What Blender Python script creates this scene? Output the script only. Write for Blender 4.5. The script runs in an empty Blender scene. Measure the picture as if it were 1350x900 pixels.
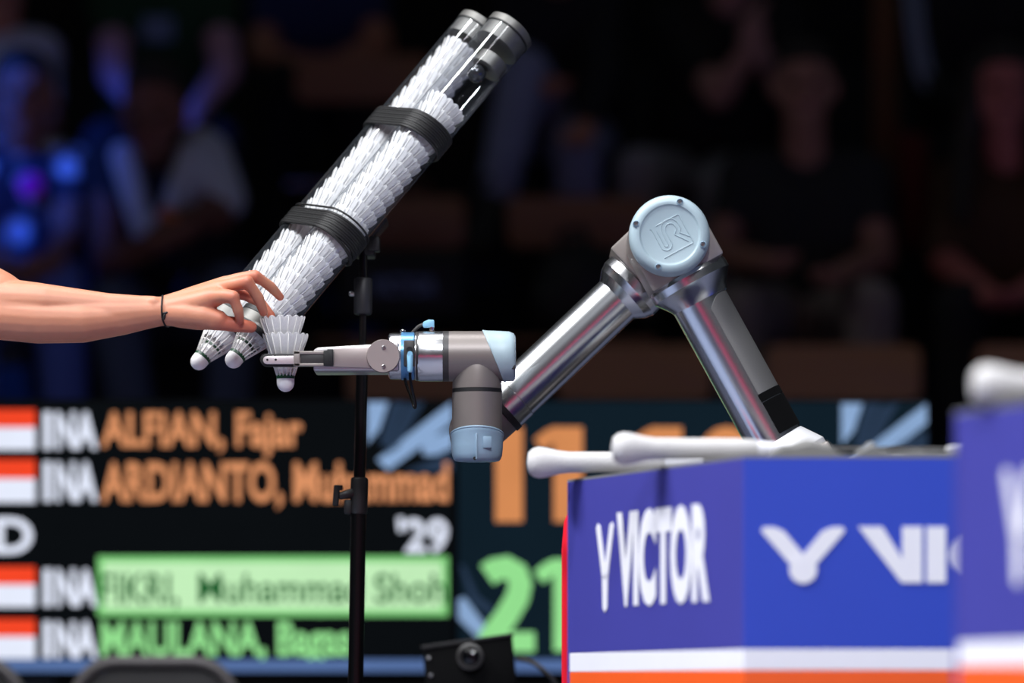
import bpy, bmesh, math, random
from mathutils import Vector, Matrix, noise as mnoise

random.seed(7)
SC = bpy.context.scene
COL = SC.collection
V = Vector
# ------------------------------------------------------------------ camera
F = 135.0 / 36.0 * 1350.0          # focal length in pixels of a 1350 px wide frame
CZ = 0.75                          # camera height
HY = 907.0                         # image row of the horizon
cd = bpy.data.cameras.new('camera'); cam = bpy.data.objects.new('camera', cd); COL.objects.link(cam)
cam.location = (0, 0, CZ); cam.rotation_euler = (math.pi / 2, 0, 0)
cd.lens = 135; cd.sensor_width = 36; cd.sensor_fit = 'HORIZONTAL'
cd.shift_y = (HY - 450.0) / 1350.0
cd.clip_end = 200
cd.dof.use_dof = True; cd.dof.focus_distance = 5.62; cd.dof.aperture_fstop = 1.8
SC.camera = cam
# ------------------------------------------------------------------ colour management, world, lights
vs = SC.view_settings
vs.view_transform = 'Standard'; vs.look = 'None'; vs.gamma = 1.0; vs.exposure = 0.0
vs.use_curve_mapping = False
wd = bpy.data.worlds.new('arena_dark'); SC.world = wd; wd.use_nodes = True
wd.node_tree.nodes['Background'].inputs[0].default_value = (0.78, 0.88, 1.0, 1)
wd.node_tree.nodes['Background'].inputs[1].default_value = 0.036


def spot(name, loc, target, power, col, size_deg, radius, blend=0.35):
    l = bpy.data.lights.new(name, 'SPOT'); o = bpy.data.objects.new(name, l); COL.objects.link(o)
    l.energy = power; l.color = col; l.spot_size = math.radians(size_deg); l.spot_blend = blend
    l.shadow_soft_size = radius
    o.location = loc
    o.rotation_euler = (V(target) - V(loc)).to_track_quat('-Z', 'Y').to_euler()
    return o


def row_light(name, loc, target, sx, sy, power, col, spread):
    l = bpy.data.lights.new(name, 'AREA'); o = bpy.data.objects.new(name, l); COL.objects.link(o)
    l.shape = 'RECTANGLE'; l.size = sx; l.size_y = sy; l.energy = power; l.color = col; l.spread = math.radians(spread)
    d = (V(target) - V(loc)).normalized(); x = V((0, 1, 0)); x = (x - d * x.dot(d)).normalized(); z = -d; y = z.cross(x)
    o.matrix_world = Matrix.Translation(V(loc)) @ Matrix((x, y, z)).transposed().to_4x4()
    return o


row_light('courtside_row_left', (-5.2, 2.9, 7.4), (0.4, 3.3, 1.0), 5.5, 0.9, 140, (0.97, 0.98, 1.0), 60)
spot('arena_spot_key', (-2.1, 3.0, 7.6), (0.0, 5.4, 1.0), 1130, (0.97, 0.985, 1.0), 44, 0.45)
spot('arena_spot_fill', (1.6, 0.2, 7.0), (0.1, 5.0, 1.0), 430, (0.95, 0.97, 1.0), 40, 0.6)
spot('arena_spot_top', (-0.6, 6.3, 8.2), (0.1, 5.6, 1.0), 850, (0.97, 0.98, 1.0), 40, 0.9)
spot('arena_spot_court', (0.0, -3.0, 8.0), (0.0, 0.5, 0.0), 2600, (0.9, 0.93, 1.0), 75, 0.5)
spot('arena_spot_side', (-5.5, 2.0, 7.0), (-2.6, 4.0, 0.0), 8500, (0.72, 0.86, 1.0), 23, 0.4)
spot('stage_spot_blue', (-4.6, 6.9, 5.2), (-1.43, 10.5, 2.15), 1500, (0.02, 0.12, 1.0), 13, 0.15, 0.8)

# ------------------------------------------------------------------ helpers


def W(px, py, d=5.6):
    return V(((px - 675.0) * d / F, d, CZ + (HY - py) * d / F))


def P(px, py, dy=0.0):
    return W(px, py, 5.6 + dy)


MM = 5.6 / F                        # metres per pixel in the robot's plane


def lin(c):
    def f(x):
        x = x / 255.0
        return x / 12.92 if x <= 0.04045 else ((x + 0.055) / 1.055) ** 2.4
    return (f(c[0]), f(c[1]), f(c[2]), 1.0)


MATS = {}


def mat(name, col=(200, 200, 200), rough=0.5, metal=0.0, spec=0.5, var=0.0, vscale=40.0, bump=0.0, bscale=200.0,
        emit=None, estr=1.0, coat=0.0, rvar=0.0, sss=0.0, stretch=None):
    if name in MATS:
        return MATS[name]
    m = bpy.data.materials.new(name); m.use_nodes = True
    nt = m.node_tree; b = nt.nodes['Principled BSDF']
    b.inputs['Base Color'].default_value = lin(col)
    b.inputs['Roughness'].default_value = rough
    b.inputs['Metallic'].default_value = metal
    b.inputs['Specular IOR Level'].default_value = spec
    b.inputs['Coat Weight'].default_value = coat
    if sss > 0:
        b.inputs['Subsurface Weight'].default_value = sss
        b.inputs['Subsurface Radius'].default_value = (0.012, 0.004, 0.002)
        b.inputs['Subsurface Scale'].default_value = 0.5
    tc = nt.nodes.new('ShaderNodeTexCoord')
    src = tc.outputs['Object']
    if stretch:
        mp = nt.nodes.new('ShaderNodeMapping'); mp.inputs['Scale'].default_value = stretch
        nt.links.new(src, mp.inputs[0]); src = mp.outputs[0]
    if var > 0 or rvar > 0:
        n = nt.nodes.new('ShaderNodeTexNoise'); n.inputs['Scale'].default_value = vscale; n.inputs['Detail'].default_value = 4
        nt.links.new(src, n.inputs['Vector'])
        if var > 0:
            mx = nt.nodes.new('ShaderNodeMix'); mx.data_type = 'RGBA'
            c = lin(col)
            mx.inputs[6].default_value = tuple(x * (1 - var) for x in c[:3]) + (1,)
            mx.inputs[7].default_value = tuple(min(1, x * (1 + var)) for x in c[:3]) + (1,)
            nt.links.new(n.outputs['Fac'], mx.inputs[0]); nt.links.new(mx.outputs[2], b.inputs['Base Color'])
        if rvar > 0:
            mr = nt.nodes.new('ShaderNodeMapRange'); mr.inputs[3].default_value = max(0.02, rough - rvar); mr.inputs[4].default_value = rough + rvar
            nt.links.new(n.outputs['Fac'], mr.inputs[0]); nt.links.new(mr.outputs[0], b.inputs['Roughness'])
    if bump > 0:
        n2 = nt.nodes.new('ShaderNodeTexNoise'); n2.inputs['Scale'].default_value = bscale; n2.inputs['Detail'].default_value = 3
        nt.links.new(src, n2.inputs['Vector'])
        bp = nt.nodes.new('ShaderNodeBump'); bp.inputs['Strength'].default_value = bump; bp.inputs['Distance'].default_value = 0.002
        nt.links.new(n2.outputs['Fac'], bp.inputs['Height']); nt.links.new(bp.outputs[0], b.inputs['Normal'])
    if emit is not None:
        b.inputs['Emission Color'].default_value = lin(emit)
        b.inputs['Emission Strength'].default_value = estr
    MATS[name] = m
    return m


def glow(name, col, strength=1.0):
    """a lit screen pixel area: pure emission with faint LED grain"""
    if name in MATS:
        return MATS[name]
    m = bpy.data.materials.new(name); m.use_nodes = True
    nt = m.node_tree; nt.nodes.clear()
    out = nt.nodes.new('ShaderNodeOutputMaterial'); e = nt.nodes.new('ShaderNodeEmission')
    tc = nt.nodes.new('ShaderNodeTexCoord'); n = nt.nodes.new('ShaderNodeTexNoise'); n.inputs['Scale'].default_value = 9
    mx = nt.nodes.new('ShaderNodeMix'); mx.data_type = 'RGBA'
    c = lin(col)
    mx.inputs[6].default_value = tuple(x * 0.88 for x in c[:3]) + (1,)
    mx.inputs[7].default_value = tuple(x * 1.1 for x in c[:3]) + (1,)
    nt.links.new(tc.outputs['Object'], n.inputs['Vector']); nt.links.new(n.outputs['Fac'], mx.inputs[0])
    nt.links.new(mx.outputs[2], e.inputs[0]); e.inputs[1].default_value = strength
    nt.links.new(e.outputs[0], out.inputs[0])
    MATS[name] = m
    return m


def clear_plastic():
    m = bpy.data.materials.new('clear_plastic'); m.use_nodes = True
    nt = m.node_tree; nt.nodes.clear()
    out = nt.nodes.new('ShaderNodeOutputMaterial')
    tr = nt.nodes.new('ShaderNodeBsdfTransparent'); tr.inputs[0].default_value = (0.955, 0.965, 0.98, 1)
    gl = nt.nodes.new('ShaderNodeBsdfGlossy'); gl.inputs['Roughness'].default_value = 0.09
    gl.inputs[0].default_value = (1, 1, 1, 1)
    tc = nt.nodes.new('ShaderNodeTexCoord'); n = nt.nodes.new('ShaderNodeTexNoise'); n.inputs['Scale'].default_value = 60
    mr = nt.nodes.new('ShaderNodeMapRange'); mr.inputs[3].default_value = 0.02; mr.inputs[4].default_value = 0.07
    nt.links.new(tc.outputs['Object'], n.inputs['Vector']); nt.links.new(n.outputs['Fac'], mr.inputs[0]); nt.links.new(mr.outputs[0], gl.inputs['Roughness'])
    lw = nt.nodes.new('ShaderNodeLayerWeight'); lw.inputs[0].default_value = 0.18
    mr2 = nt.nodes.new('ShaderNodeMapRange'); mr2.inputs[3].default_value = 0.0045; mr2.inputs[4].default_value = 0.42
    nt.links.new(lw.outputs['Facing'], mr2.inputs[0])
    lw2 = nt.nodes.new('ShaderNodeLayerWeight'); lw2.inputs[0].default_value = 0.5
    cr = nt.nodes.new('ShaderNodeValToRGB'); cr.color_ramp.elements[0].position = 0.72; cr.color_ramp.elements[0].color = (0.955, 0.965, 0.98, 1)
    cr.color_ramp.elements[1].position = 0.96; cr.color_ramp.elements[1].color = (0.22, 0.24, 0.28, 1)
    nt.links.new(lw2.outputs['Facing'], cr.inputs[0]); nt.links.new(cr.outputs[0], tr.inputs[0])
    df = nt.nodes.new('ShaderNodeBsdfDiffuse'); df.inputs[0].default_value = (0.5, 0.55, 0.62, 1)
    m1 = nt.nodes.new('ShaderNodeMixShader'); m1.inputs[0].default_value = 0.16
    nt.links.new(gl.outputs[0], m1.inputs[1]); nt.links.new(df.outputs[0], m1.inputs[2])
    mx = nt.nodes.new('ShaderNodeMixShader')
    nt.links.new(mr2.outputs[0], mx.inputs[0]); nt.links.new(tr.outputs[0], mx.inputs[1]); nt.links.new(m1.outputs[0], mx.inputs[2])
    nt.links.new(mx.outputs[0], out.inputs[0])
    return m


def feather_material():
    m = bpy.data.materials.new('white_feather'); m.use_nodes = True
    nt = m.node_tree; nt.nodes.clear()
    out = nt.nodes.new('ShaderNodeOutputMaterial')
    d = nt.nodes.new('ShaderNodeBsdfDiffuse'); t = nt.nodes.new('ShaderNodeBsdfTranslucent')
    tc = nt.nodes.new('ShaderNodeTexCoord'); mp = nt.nodes.new('ShaderNodeMapping'); mp.inputs['Scale'].default_value = (900, 900, 120)
    n = nt.nodes.new('ShaderNodeTexNoise'); n.inputs['Scale'].default_value = 1.0
    cr = nt.nodes.new('ShaderNodeMix'); cr.data_type = 'RGBA'
    cr.inputs[6].default_value = (0.66, 0.66, 0.66, 1); cr.inputs[7].default_value = (0.86, 0.86, 0.855, 1)
    nt.links.new(tc.outputs['Object'], mp.inputs[0]); nt.links.new(mp.outputs[0], n.inputs['Vector'])
    nt.links.new(n.outputs['Fac'], cr.inputs[0])
    nt.links.new(cr.outputs[2], d.inputs[0]); nt.links.new(cr.outputs[2], t.inputs[0])
    mx = nt.nodes.new('ShaderNodeMixShader'); mx.inputs[0].default_value = 0.14
    nt.links.new(d.outputs[0], mx.inputs[1]); nt.links.new(t.outputs[0], mx.inputs[2]); nt.links.new(mx.outputs[0], out.inputs[0])
    return m


# geometry = (list of verts, list of faces)


def gadd(*gs):
    vv, ff = [], []
    for g in gs:
        o = len(vv); vv += g[0]; ff += [tuple(i + o for i in f) for f in g[1]]
    return vv, ff


def frame(a):
    a = V(a).normalized()
    r = V((0, 0, 1)) if abs(a.z) < 0.9 else V((1, 0, 0))
    x = r.cross(a).normalized(); y = a.cross(x)
    return x, y, a


def lathe(o, a, prof, seg=40, closed=True):
    """profile [(radius, height along a)]"""
    x, y, a = frame(a); o = V(o)
    vv, ff = [], []
    for r, h in prof:
        for k in range(seg):
            t = 2 * math.pi * k / seg
            vv.append(o + a * h + (x * math.cos(t) + y * math.sin(t)) * r)
    n = len(prof)
    for i in range(n - 1):
        for k in range(seg):
            k2 = (k + 1) % seg
            ff.append((i * seg + k, i * seg + k2, (i + 1) * seg + k2, (i + 1) * seg + k))
    if closed:
        ff.append(tuple(reversed(range(seg)))); ff.append(tuple(range((n - 1) * seg, n * seg)))
    return vv, ff


def cyl(p0, p1, r0, r1=None, seg=32, bev=0.0):
    r1 = r0 if r1 is None else r1
    p0, p1 = V(p0), V(p1); L = (p1 - p0).length
    if bev > 0:
        prof = [(r0 - bev, 0), (r0 - bev * 0.3, bev * 0.3), (r0, bev), (r1, L - bev), (r1 - bev * 0.3, L - bev * 0.3), (r1 - bev, L)]
    else:
        prof = [(r0, 0), (r1, L)]
    return lathe(p0, p1 - p0, prof, seg)


def capsule(p0, p1, r0, r1, seg=12, hs=3):
    p0, p1 = V(p0), V(p1); d = p1 - p0; L = d.length
    if L < 1e-6:
        d = V((0, 0, 1)); L = 1e-4
    prof = []
    for i in range(hs + 1):
        t = math.pi / 2 * i / hs
        prof.append((max(1e-4, r0 * math.sin(t)), -r0 * math.cos(t)))
    for i in range(hs + 1):
        t = math.pi / 2 * i / hs
        prof.append((max(1e-4, r1 * math.cos(t)), L + r1 * math.sin(t)))
    return lathe(p0, d, prof, seg)


def tube(pts, r, seg=10, closed=False):
    pts = [V(p) for p in pts]; n = len(pts); vv, ff = [], []
    prev = None
    for i in range(n):
        if closed:
            t = (pts[(i + 1) % n] - pts[i - 1]).normalized()
        else:
            t = (pts[min(i + 1, n - 1)] - pts[max(i - 1, 0)]).normalized()
        if prev is None:
            x, y, _ = frame(t)
        else:
            x = (prev - t * prev.dot(t)).normalized(); y = t.cross(x)
        prev = x
        rr = r[i] if isinstance(r, (list, tuple)) else r
        for k in range(seg):
            a = 2 * math.pi * k / seg
            vv.append(pts[i] + (x * math.cos(a) + y * math.sin(a)) * rr)
    m = n if closed else n - 1
    for i in range(m):
        j = (i + 1) % n
        for k in range(seg):
            k2 = (k + 1) % seg
            ff.append((i * seg + k, i * seg + k2, j * seg + k2, j * seg + k))
    if not closed:
        ff.append(tuple(reversed(range(seg)))); ff.append(tuple(range((n - 1) * seg, n * seg)))
    return vv, ff


def spline(pts, n=8):
    pts = [V(p) for p in pts]; out = []
    for i in range(len(pts) - 1):
        p0 = pts[max(i - 1, 0)]; p1 = pts[i]; p2 = pts[i + 1]; p3 = pts[min(i + 2, len(pts) - 1)]
        for k in range(n):
            t = k / n
            out.append(0.5 * ((2 * p1) + (p2 - p0) * t + (2 * p0 - 5 * p1 + 4 * p2 - p3) * t * t + (3 * p1 - p0 - 3 * p2 + p3) * t ** 3))
    out.append(pts[-1]); return out


def prism(poly, depth):
    """poly: list of 3D points (planar), extruded by the vector depth"""
    poly = [V(p) for p in poly]; depth = V(depth); n = len(poly)
    vv = poly + [p + depth for p in poly]
    ff = [tuple(range(n)), tuple(reversed(range(n, 2 * n)))]
    for i in range(n):
        j = (i + 1) % n
        ff.append((i, i + n, j + n, j))
    return vv, ff


def box(c, s, ex=(1, 0, 0), ez=(0, 0, 1)):
    c = V(c); ex = V(ex).normalized(); ez = V(ez).normalized(); ey = ez.cross(ex)
    x, y, z = ex * s[0] / 2, ey * s[1] / 2, ez * s[2] / 2
    return prism([c - x - y - z, c + x - y - z, c + x + y - z, c - x + y - z], z * 2)


def rrect(w, h, r, n=6):
    pts = []
    for cx, cy, a0 in ((w / 2 - r, h / 2 - r, 0), (-w / 2 + r, h / 2 - r, 90), (-w / 2 + r, -h / 2 + r, 180), (w / 2 - r, -h / 2 + r, 270)):
        for i in range(n + 1):
            a = math.radians(a0 + 90 * i / n); pts.append((cx + r * math.cos(a), cy + r * math.sin(a)))
    return pts


def mesh_of(name, g, smooth=True, bevel=0.0, bseg=2, angle=35):
    me = bpy.data.meshes.new(name)
    bm = bmesh.new()
    vs_ = [bm.verts.new(v) for v in g[0]]
    for f in g[1]:
        try:
            bm.faces.new([vs_[i] for i in f])
        except ValueError:
            pass
    bmesh.ops.recalc_face_normals(bm, faces=bm.faces)
    if bevel > 0:
        es = [e for e in bm.edges if len(e.link_faces) == 2 and e.calc_face_angle(0) > math.radians(angle)]
        bmesh.ops.bevel(bm, geom=es, offset=bevel, segments=bseg, affect='EDGES', clamp_overlap=True, profile=0.5)
    if smooth:
        for f in bm.faces:
            f.smooth = True
        for e in bm.edges:
            if len(e.link_faces) == 2 and e.calc_face_angle(0) > math.radians(angle):
                e.smooth = False
    bm.to_mesh(me); bm.free()
    return me


def link(name, me, m, parent=None):
    o = bpy.data.objects.new(name, me); COL.objects.link(o)
    if m is not None and len(me.materials) == 0:
        me.materials.append(m)
    if parent is not None:
        o.parent = parent
        p = parent; off = V((0, 0, 0))
        while p is not None:
            off += p.location; p = p.parent
        o.location = -off          # meshes are written in world coordinates
    return o


def obj(name, g, m, parent=None, bevel=0.0, smooth=True, bseg=2, angle=35):
    return link(name, mesh_of(name, g, smooth, bevel, bseg, angle), m, parent)


def thing(name, label, cat, loc=(0, 0, 0), group=None):
    o = bpy.data.objects.new(name, None); COL.objects.link(o); o.location = V(loc); o.empty_display_size = 0.05
    return tag(o, label, cat, group)


def tag(o, label, cat, group=None):
    o['label'] = label; o['category'] = cat
    if group:
        o['group'] = group
    return o


def struct(o):
    o['kind'] = 'structure'
    return o


def remesh(name, g, voxel, smooth_it=4):
    me = bpy.data.meshes.new(name); me.from_pydata([tuple(v) for v in g[0]], [], g[1]); me.update()
    bm = bmesh.new(); bm.from_mesh(me); bmesh.ops.recalc_face_normals(bm, faces=bm.faces); bm.to_mesh(me); bm.free()
    o = bpy.data.objects.new('tmp', me); COL.objects.link(o)
    r = o.modifiers.new('r', 'REMESH'); r.mode = 'VOXEL'; r.voxel_size = voxel
    s = o.modifiers.new('s', 'SMOOTH'); s.factor = 0.5; s.iterations = smooth_it
    dg = bpy.context.evaluated_depsgraph_get()
    out = bpy.data.meshes.new_from_object(o.evaluated_get(dg)); out.name = name
    bpy.data.objects.remove(o); bpy.data.meshes.remove(me)
    for p in out.polygons:
        p.use_smooth = True
    return out


def text_geo(body, bold=0.02):
    cu = bpy.data.curves.new('t', 'FONT'); cu.body = body; cu.offset = bold; cu.resolution_u = 4; cu.size = 1
    o = bpy.data.objects.new('t', cu); COL.objects.link(o)
    dg = bpy.context.evaluated_depsgraph_get()
    me = bpy.data.meshes.new_from_object(o.evaluated_get(dg))
    vv = [v.co.copy() for v in me.vertices]; ff = [tuple(p.vertices) for p in me.polygons]
    bpy.data.objects.remove(o); bpy.data.curves.remove(cu); bpy.data.meshes.remove(me)
    x0 = min(v.x for v in vv); x1 = max(v.x for v in vv); y0 = min(v.y for v in vv); y1 = max(v.y for v in vv)
    return [((v.x - x0) / (x1 - x0), (v.y - y0) / (y1 - y0)) for v in vv], ff


def text_on(name, body, o, ex, ey, m, parent, bold=0.02, refh=None):
    """lettering fitted into the rectangle o, o+ex, o+ey (world vectors)"""
    uv, ff = text_geo(body, bold)
    vv = [V(o) + V(ex) * u + V(ey) * v for u, v in uv]
    return obj(name, (vv, ff), m, parent, smooth=False)


ORD = ['lowest', 'second', 'third', 'fourth', 'fifth', 'sixth', 'seventh', 'eighth', 'ninth', 'tenth', 'eleventh', 'twelfth', 'thirteenth',
       'fourteenth', 'fifteenth', 'sixteenth', 'seventeenth', 'eighteenth', 'nineteenth', 'twentieth', 'twenty-first', 'twenty-second',
       'twenty-third', 'twenty-fourth', 'twenty-fifth', 'twenty-sixth', 'twenty-seventh', 'twenty-eighth', 'twenty-ninth']

# ------------------------------------------------------------------ materials
M_alu = mat('brushed_aluminium', (214, 214, 216), 0.24, 1.0, rvar=0.05, vscale=90, bump=0.02, bscale=600)
M_tube = mat('arm_tube_aluminium', (214, 215, 218), 0.235, 1.0, var=0.02, vscale=120)
M_housing = mat('cast_grey_housing', (156, 148, 143), 0.42, 0.5, var=0.05, vscale=60, bump=0.03, bscale=900)
M_grey = mat('warm_grey_paint', (128, 120, 116), 0.42, 0.35, var=0.04, vscale=50)
M_darkgrey = mat('dark_grey_plastic', (52, 50, 50), 0.45, 0.0, var=0.1)
M_black = mat('black_rubber', (16, 16, 17), 0.55, 0.0, var=0.15)
M_blackgloss = mat('black_lacquered_metal', (5, 5, 6), 0.3, 0.0, spec=0.3, var=0.1)
M_cap = mat('pale_blue_cap_plastic', (166, 186, 194), 0.42, 0.0, var=0.03, vscale=30, bump=0.02, bscale=1200)
M_capblue = mat('blue_cap_plastic', (138, 164, 184), 0.42, 0.0, var=0.03, vscale=30)
M_ringblue = mat('blue_anodised_ring', (84, 140, 186), 0.3, 0.4, var=0.05)
M_plug = mat('light_blue_plug', (140, 195, 225), 0.4, var=0.04)
M_nickel = mat('nickel', (190, 180, 172), 0.25, 1.0, rvar=0.05)
M_pinkalu = mat('anodised_finger_plate', (214, 202, 204), 0.4, 0.55, rvar=0.04)
M_gripper = mat('satin_gripper_aluminium', (164, 152, 149), 0.45, 0.6, rvar=0.04, vscale=90)
M_screw = mat('steel_screw', (170, 170, 172), 0.3, 1.0, rvar=0.05)
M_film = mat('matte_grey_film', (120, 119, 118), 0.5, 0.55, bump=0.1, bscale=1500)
M_tape = mat('black_tape', (5, 5, 6), 0.9, spec=0.12, var=0.2, bump=0.1, bscale=500)
M_clear = clear_plastic()
M_feather = feather_material()
M_quill = mat('feather_quill', (226, 224, 220), 0.45, var=0.03)
M_cork = mat('white_cork_leather', (236, 234, 234), 0.5, var=0.02, bump=0.05, bscale=700)
M_green = mat('green_tape_band', (10, 62, 36), 0.4, var=0.12)
M_steelcap = mat('tube_end_metal', (108, 107, 104), 0.48, 0.7, rvar=0.08)
M_band = mat('black_elastic', (22, 22, 23), 0.5, var=0.2, bump=0.1, bscale=1200)
M_skin = mat('skin', (204, 138, 108), 0.5, var=0.10, vscale=45, bump=0.05, bscale=500, sss=0.12)
M_nail = mat('finger_nail', (214, 150, 128), 0.3)
M_blue = mat('blue_vinyl_front', (46, 72, 184), 0.42, var=0.04, vscale=6)
M_blueside = mat('blue_side_shaded', (58, 58, 148), 0.6, var=0.05, vscale=8, bump=0.05, bscale=400)  # darker than the front: the side's weaker light is put into the colour
M_white = mat('white_print', (232, 232, 240), 0.5, var=0.02)
M_orange = mat('orange_print', (240, 92, 28), 0.5, var=0.04)
M_grip = mat('white_towel_grip', (196, 194, 194), 0.85, var=0.06, bump=0.5, bscale=350)
M_greytowel = mat('grey_towel', (118, 117, 115), 0.9, var=0.12, vscale=30, bump=0.6, bscale=500)
M_red = mat('red_vinyl_edge', (235, 10, 40), 0.45, var=0.04)
M_wood = mat('brown_plywood', (142, 100, 68), 0.5, var=0.15, vscale=6, stretch=(1, 1, 14))
M_dark = mat('tribune_black', (14, 14, 16), 0.8, var=0.2)
M_chair = mat('grey_chair_shell', (70, 66, 66), 0.5, var=0.08)
M_chairdark = mat('dark_chair_mesh', (30, 29, 30), 0.75, var=0.1, bump=0.2, bscale=300)
M_table = mat('black_table_laminate', (20, 20, 22), 0.5, var=0.1)

# ------------------------------------------------------------------ setting
floor = struct(obj('floor', box((0, 3, -0.05), (40, 34, 0.1)), mat('blue_grey_arena_mat', (98, 102, 122), 0.45, var=0.08, vscale=2.5), smooth=False))
tr = [(8.95, 9.92, 0.75), (9.92, 10.72, 1.23), (10.72, 11.52, 1.74), (11.52, 12.4, 2.25), (12.4, 14.0, 2.76)]
for d0, d1, z in tr:
    struct(obj('tribune_step', box((0, (d0 + d1) / 2, z / 2), (12, d1 - d0, z)), M_dark, bevel=0.01))
struct(obj('wall_back', box((0, 14.1, 3.5), (14, 0.2, 7)), mat('black_drape', (10, 10, 13), 0.9, var=0.3, vscale=3), smooth=False))

# perimeter LED boards across the court, behind the photographer
led = tag(obj('perimeter_board', box((-0.5, -6.2, 0.42), (9.0, 0.08, 0.34)), glow('magenta_led', (255, 50, 120), 2.4), bevel=0.01),
          'long low magenta LED board across the court behind the photographer', 'advertising board')
led2 = tag(obj('perimeter_board', box((6.5, -1.0, 0.5), (0.08, 7.0, 0.9)), glow('blue_led', (40, 70, 255), 2.0), bevel=0.01),
           'blue LED board along the right side of the court', 'advertising board')

# ------------------------------------------------------------------ scoreboard (LED wall)
DS = 7.5


def S(px, py, off=0.0):
    return W(px, py, DS) - V((0, off, 0))


def srect(x0, y0, x1, y1, off, th=0.001):
    return prism([S(x0, y1, off), S(x1, y1, off), S(x1, y0, off), S(x0, y0, off)], V((0, th, 0)))


sb = thing('scoreboard', 'wide black LED scoreboard with flags, player names and scores', 'scoreboard', S(620, 907) * 1.0)
obj('cabinet', srect(-160, 526, 1228, 872, 0.0, 0.09), mat('black_screen_cabinet', (4, 4, 5), 0.95, spec=0.05, var=0.1), sb, bevel=0.004)
obj('name_panel', srect(-150, 529, 597, 867, 0.003, 0.002), glow('screen_black', (11, 14, 17), 1.0), sb)
obj('score_panel', srect(604, 529, 1222, 867, 0.003, 0.002), glow('screen_teal', (16, 30, 40), 1.0), sb)
obj('bottom_rail', prism([S(-160, 885, 0.02), S(1228, 885, 0.02), S(1228, 869, 0.02), S(-160, 869, 0.02)], V((0, 0.06, 0))), glow('rail_lit_tone', (84, 110, 160), 1.0), sb)  # rail is no lamp; the light falling on it is set as emission
G_or = glow('led_orange', (222, 148, 102)); G_or2 = glow('led_deep_orange', (212, 138, 86))
G_wh = glow('led_white', (232, 238, 255)); G_red = glow('led_red', (246, 72, 40)); G_gr = glow('led_green', (150, 226, 146))
G_pale = glow('led_pale_green', (196, 240, 188)); G_dkgr = glow('led_dark_green', (28, 92, 44)); G_streak = glow('led_steel_blue', (138, 168, 208)); G_streak2 = glow('led_dim_blue', (40, 56, 78))
G_mid = glow('led_mid_green', (128, 208, 124))


def stext(name, body, x0, y0, x1, y1, m, off=0.009, bold=0.03):
    return text_on(name, body, S(x0, y1, off), S(x1, y1, off) - S(x0, y1, off), S(x0, y0, off) - S(x0, y1, off), m, sb, bold)


for y0, y1 in ((540, 593), (606, 662), (747, 800), (816, 868)):
    fl = obj('flag', srect(-45, (y0 + y1) / 2 - 3, 47, y1, 0.006), G_wh, sb)
    obj('red_stripe', srect(-45, y0, 47, (y0 + y1) / 2 - 3, 0.006), G_red, fl)
    stext('team_code', 'NA', 74, y0 + 3, 129, y1 - 1, G_wh, bold=0.05)
    obj('team_code', srect(58, y0 + 3, 68.5, y1 - 1, 0.009), G_wh, sb)
stext('player_name', 'ALFIAN, Fajar', 134, 543, 399, 604, G_or, bold=0.03)
stext('player_name', 'ARDIANTO, Muhammad', 134, 609, 592, 671, G_or, bold=0.03)
stext('event_text', 'MD', -62, 682, 44, 730, G_wh, bold=0.03)
stext('event_text', "'29", 524, 682, 591, 730, G_wh, bold=0.03)
obj('name_highlight', srect(129, 733, 591, 812, 0.006), G_mid, sb)
obj('name_highlight', srect(137, 741, 583, 804, 0.0075), G_pale, sb)
stext('player_name', 'FIKRI,', 134, 756, 236, 803, G_dkgr, 0.0095, bold=0.012)
stext('player_name', 'Muhammad', 262, 756, 478, 795, G_dkgr, 0.0095, bold=0.012)
stext('player_name', 'Shoh', 494, 756, 588, 795, G_dkgr, 0.0095, bold=0.012)
stext('player_name', 'MAULANA, Bagas', 134, 819, 462, 878, G_gr, bold=0.03)


def spoly(pts, off, m, name):
    return obj(name, prism([S(x, y, off) for x, y in pts], V((0, 0.001, 0))), m, sb, smooth=False)


def streaks(dx, dy, k=1.0):
    for pts, m in (([(484, 530), (512, 530), (500, 566), (484, 585)], G_streak),
                   ([(516, 530), (536, 530), (512, 590), (500, 585)], G_streak2),
                   ([(536, 534), (560, 529), (524, 592), (508, 600)], G_streak2),
                   ([(497, 606), (575, 545), (596, 530), (597, 556), (560, 585), (512, 620)], G_streak),
                   ([(556, 582), (597, 566), (597, 590), (575, 600), (558, 600)], G_streak2 if k > 1 else G_streak),
                   ([(530, 622), (597, 596), (597, 622)], G_streak2)):
        spoly([(x + dx, y + dy) for x, y in pts], 0.005, m, 'feather_graphic')


streaks(0, 0)
streaks(625, 2, 2)
spoly([(604, 790), (612, 787), (646, 832), (652, 850), (640, 850), (604, 815)], 0.005, G_streak, 'feather_graphic')
spoly([(606, 745), (612, 745), (630, 785), (650, 800), (648, 812), (622, 795)], 0.005, G_streak2, 'feather_graphic')


def stroke(pts, w, name, m, off=0.008):
    """a flat rounded stroke on the screen, in screen pixels"""
    n = len(pts); L, R = [], []
    for i in range(n):
        a = V(pts[max(i - 1, 0)] + (0,)); b = V(pts[min(i + 1, n - 1)] + (0,)); t = (b - a).normalized(); nn = V((-t.y, t.x, 0)); p = V(pts[i] + (0,))
        L.append(p + nn * w / 2); R.append(p - nn * w / 2)
    vv = [S(p.x, p.y, off) for p in L] + [S(p.x, p.y, off) for p in R]
    ff = [(i, i + 1, n + i + 1, n + i) for i in range(n - 1)]
    return (vv, ff)


def digit1(x, y0, y1, w, m):
    obj('score_digit', gadd(stroke([(x, y0), (x, y1)], w, '', m), stroke([(x - w / 2 + 6, y0 + 8), (x - w / 2 - 6, y0 + 13), (x - w / 2 - 20, y0 + 24)], 20, '', m, 0.0083)), m, sb, smooth=False)


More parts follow.
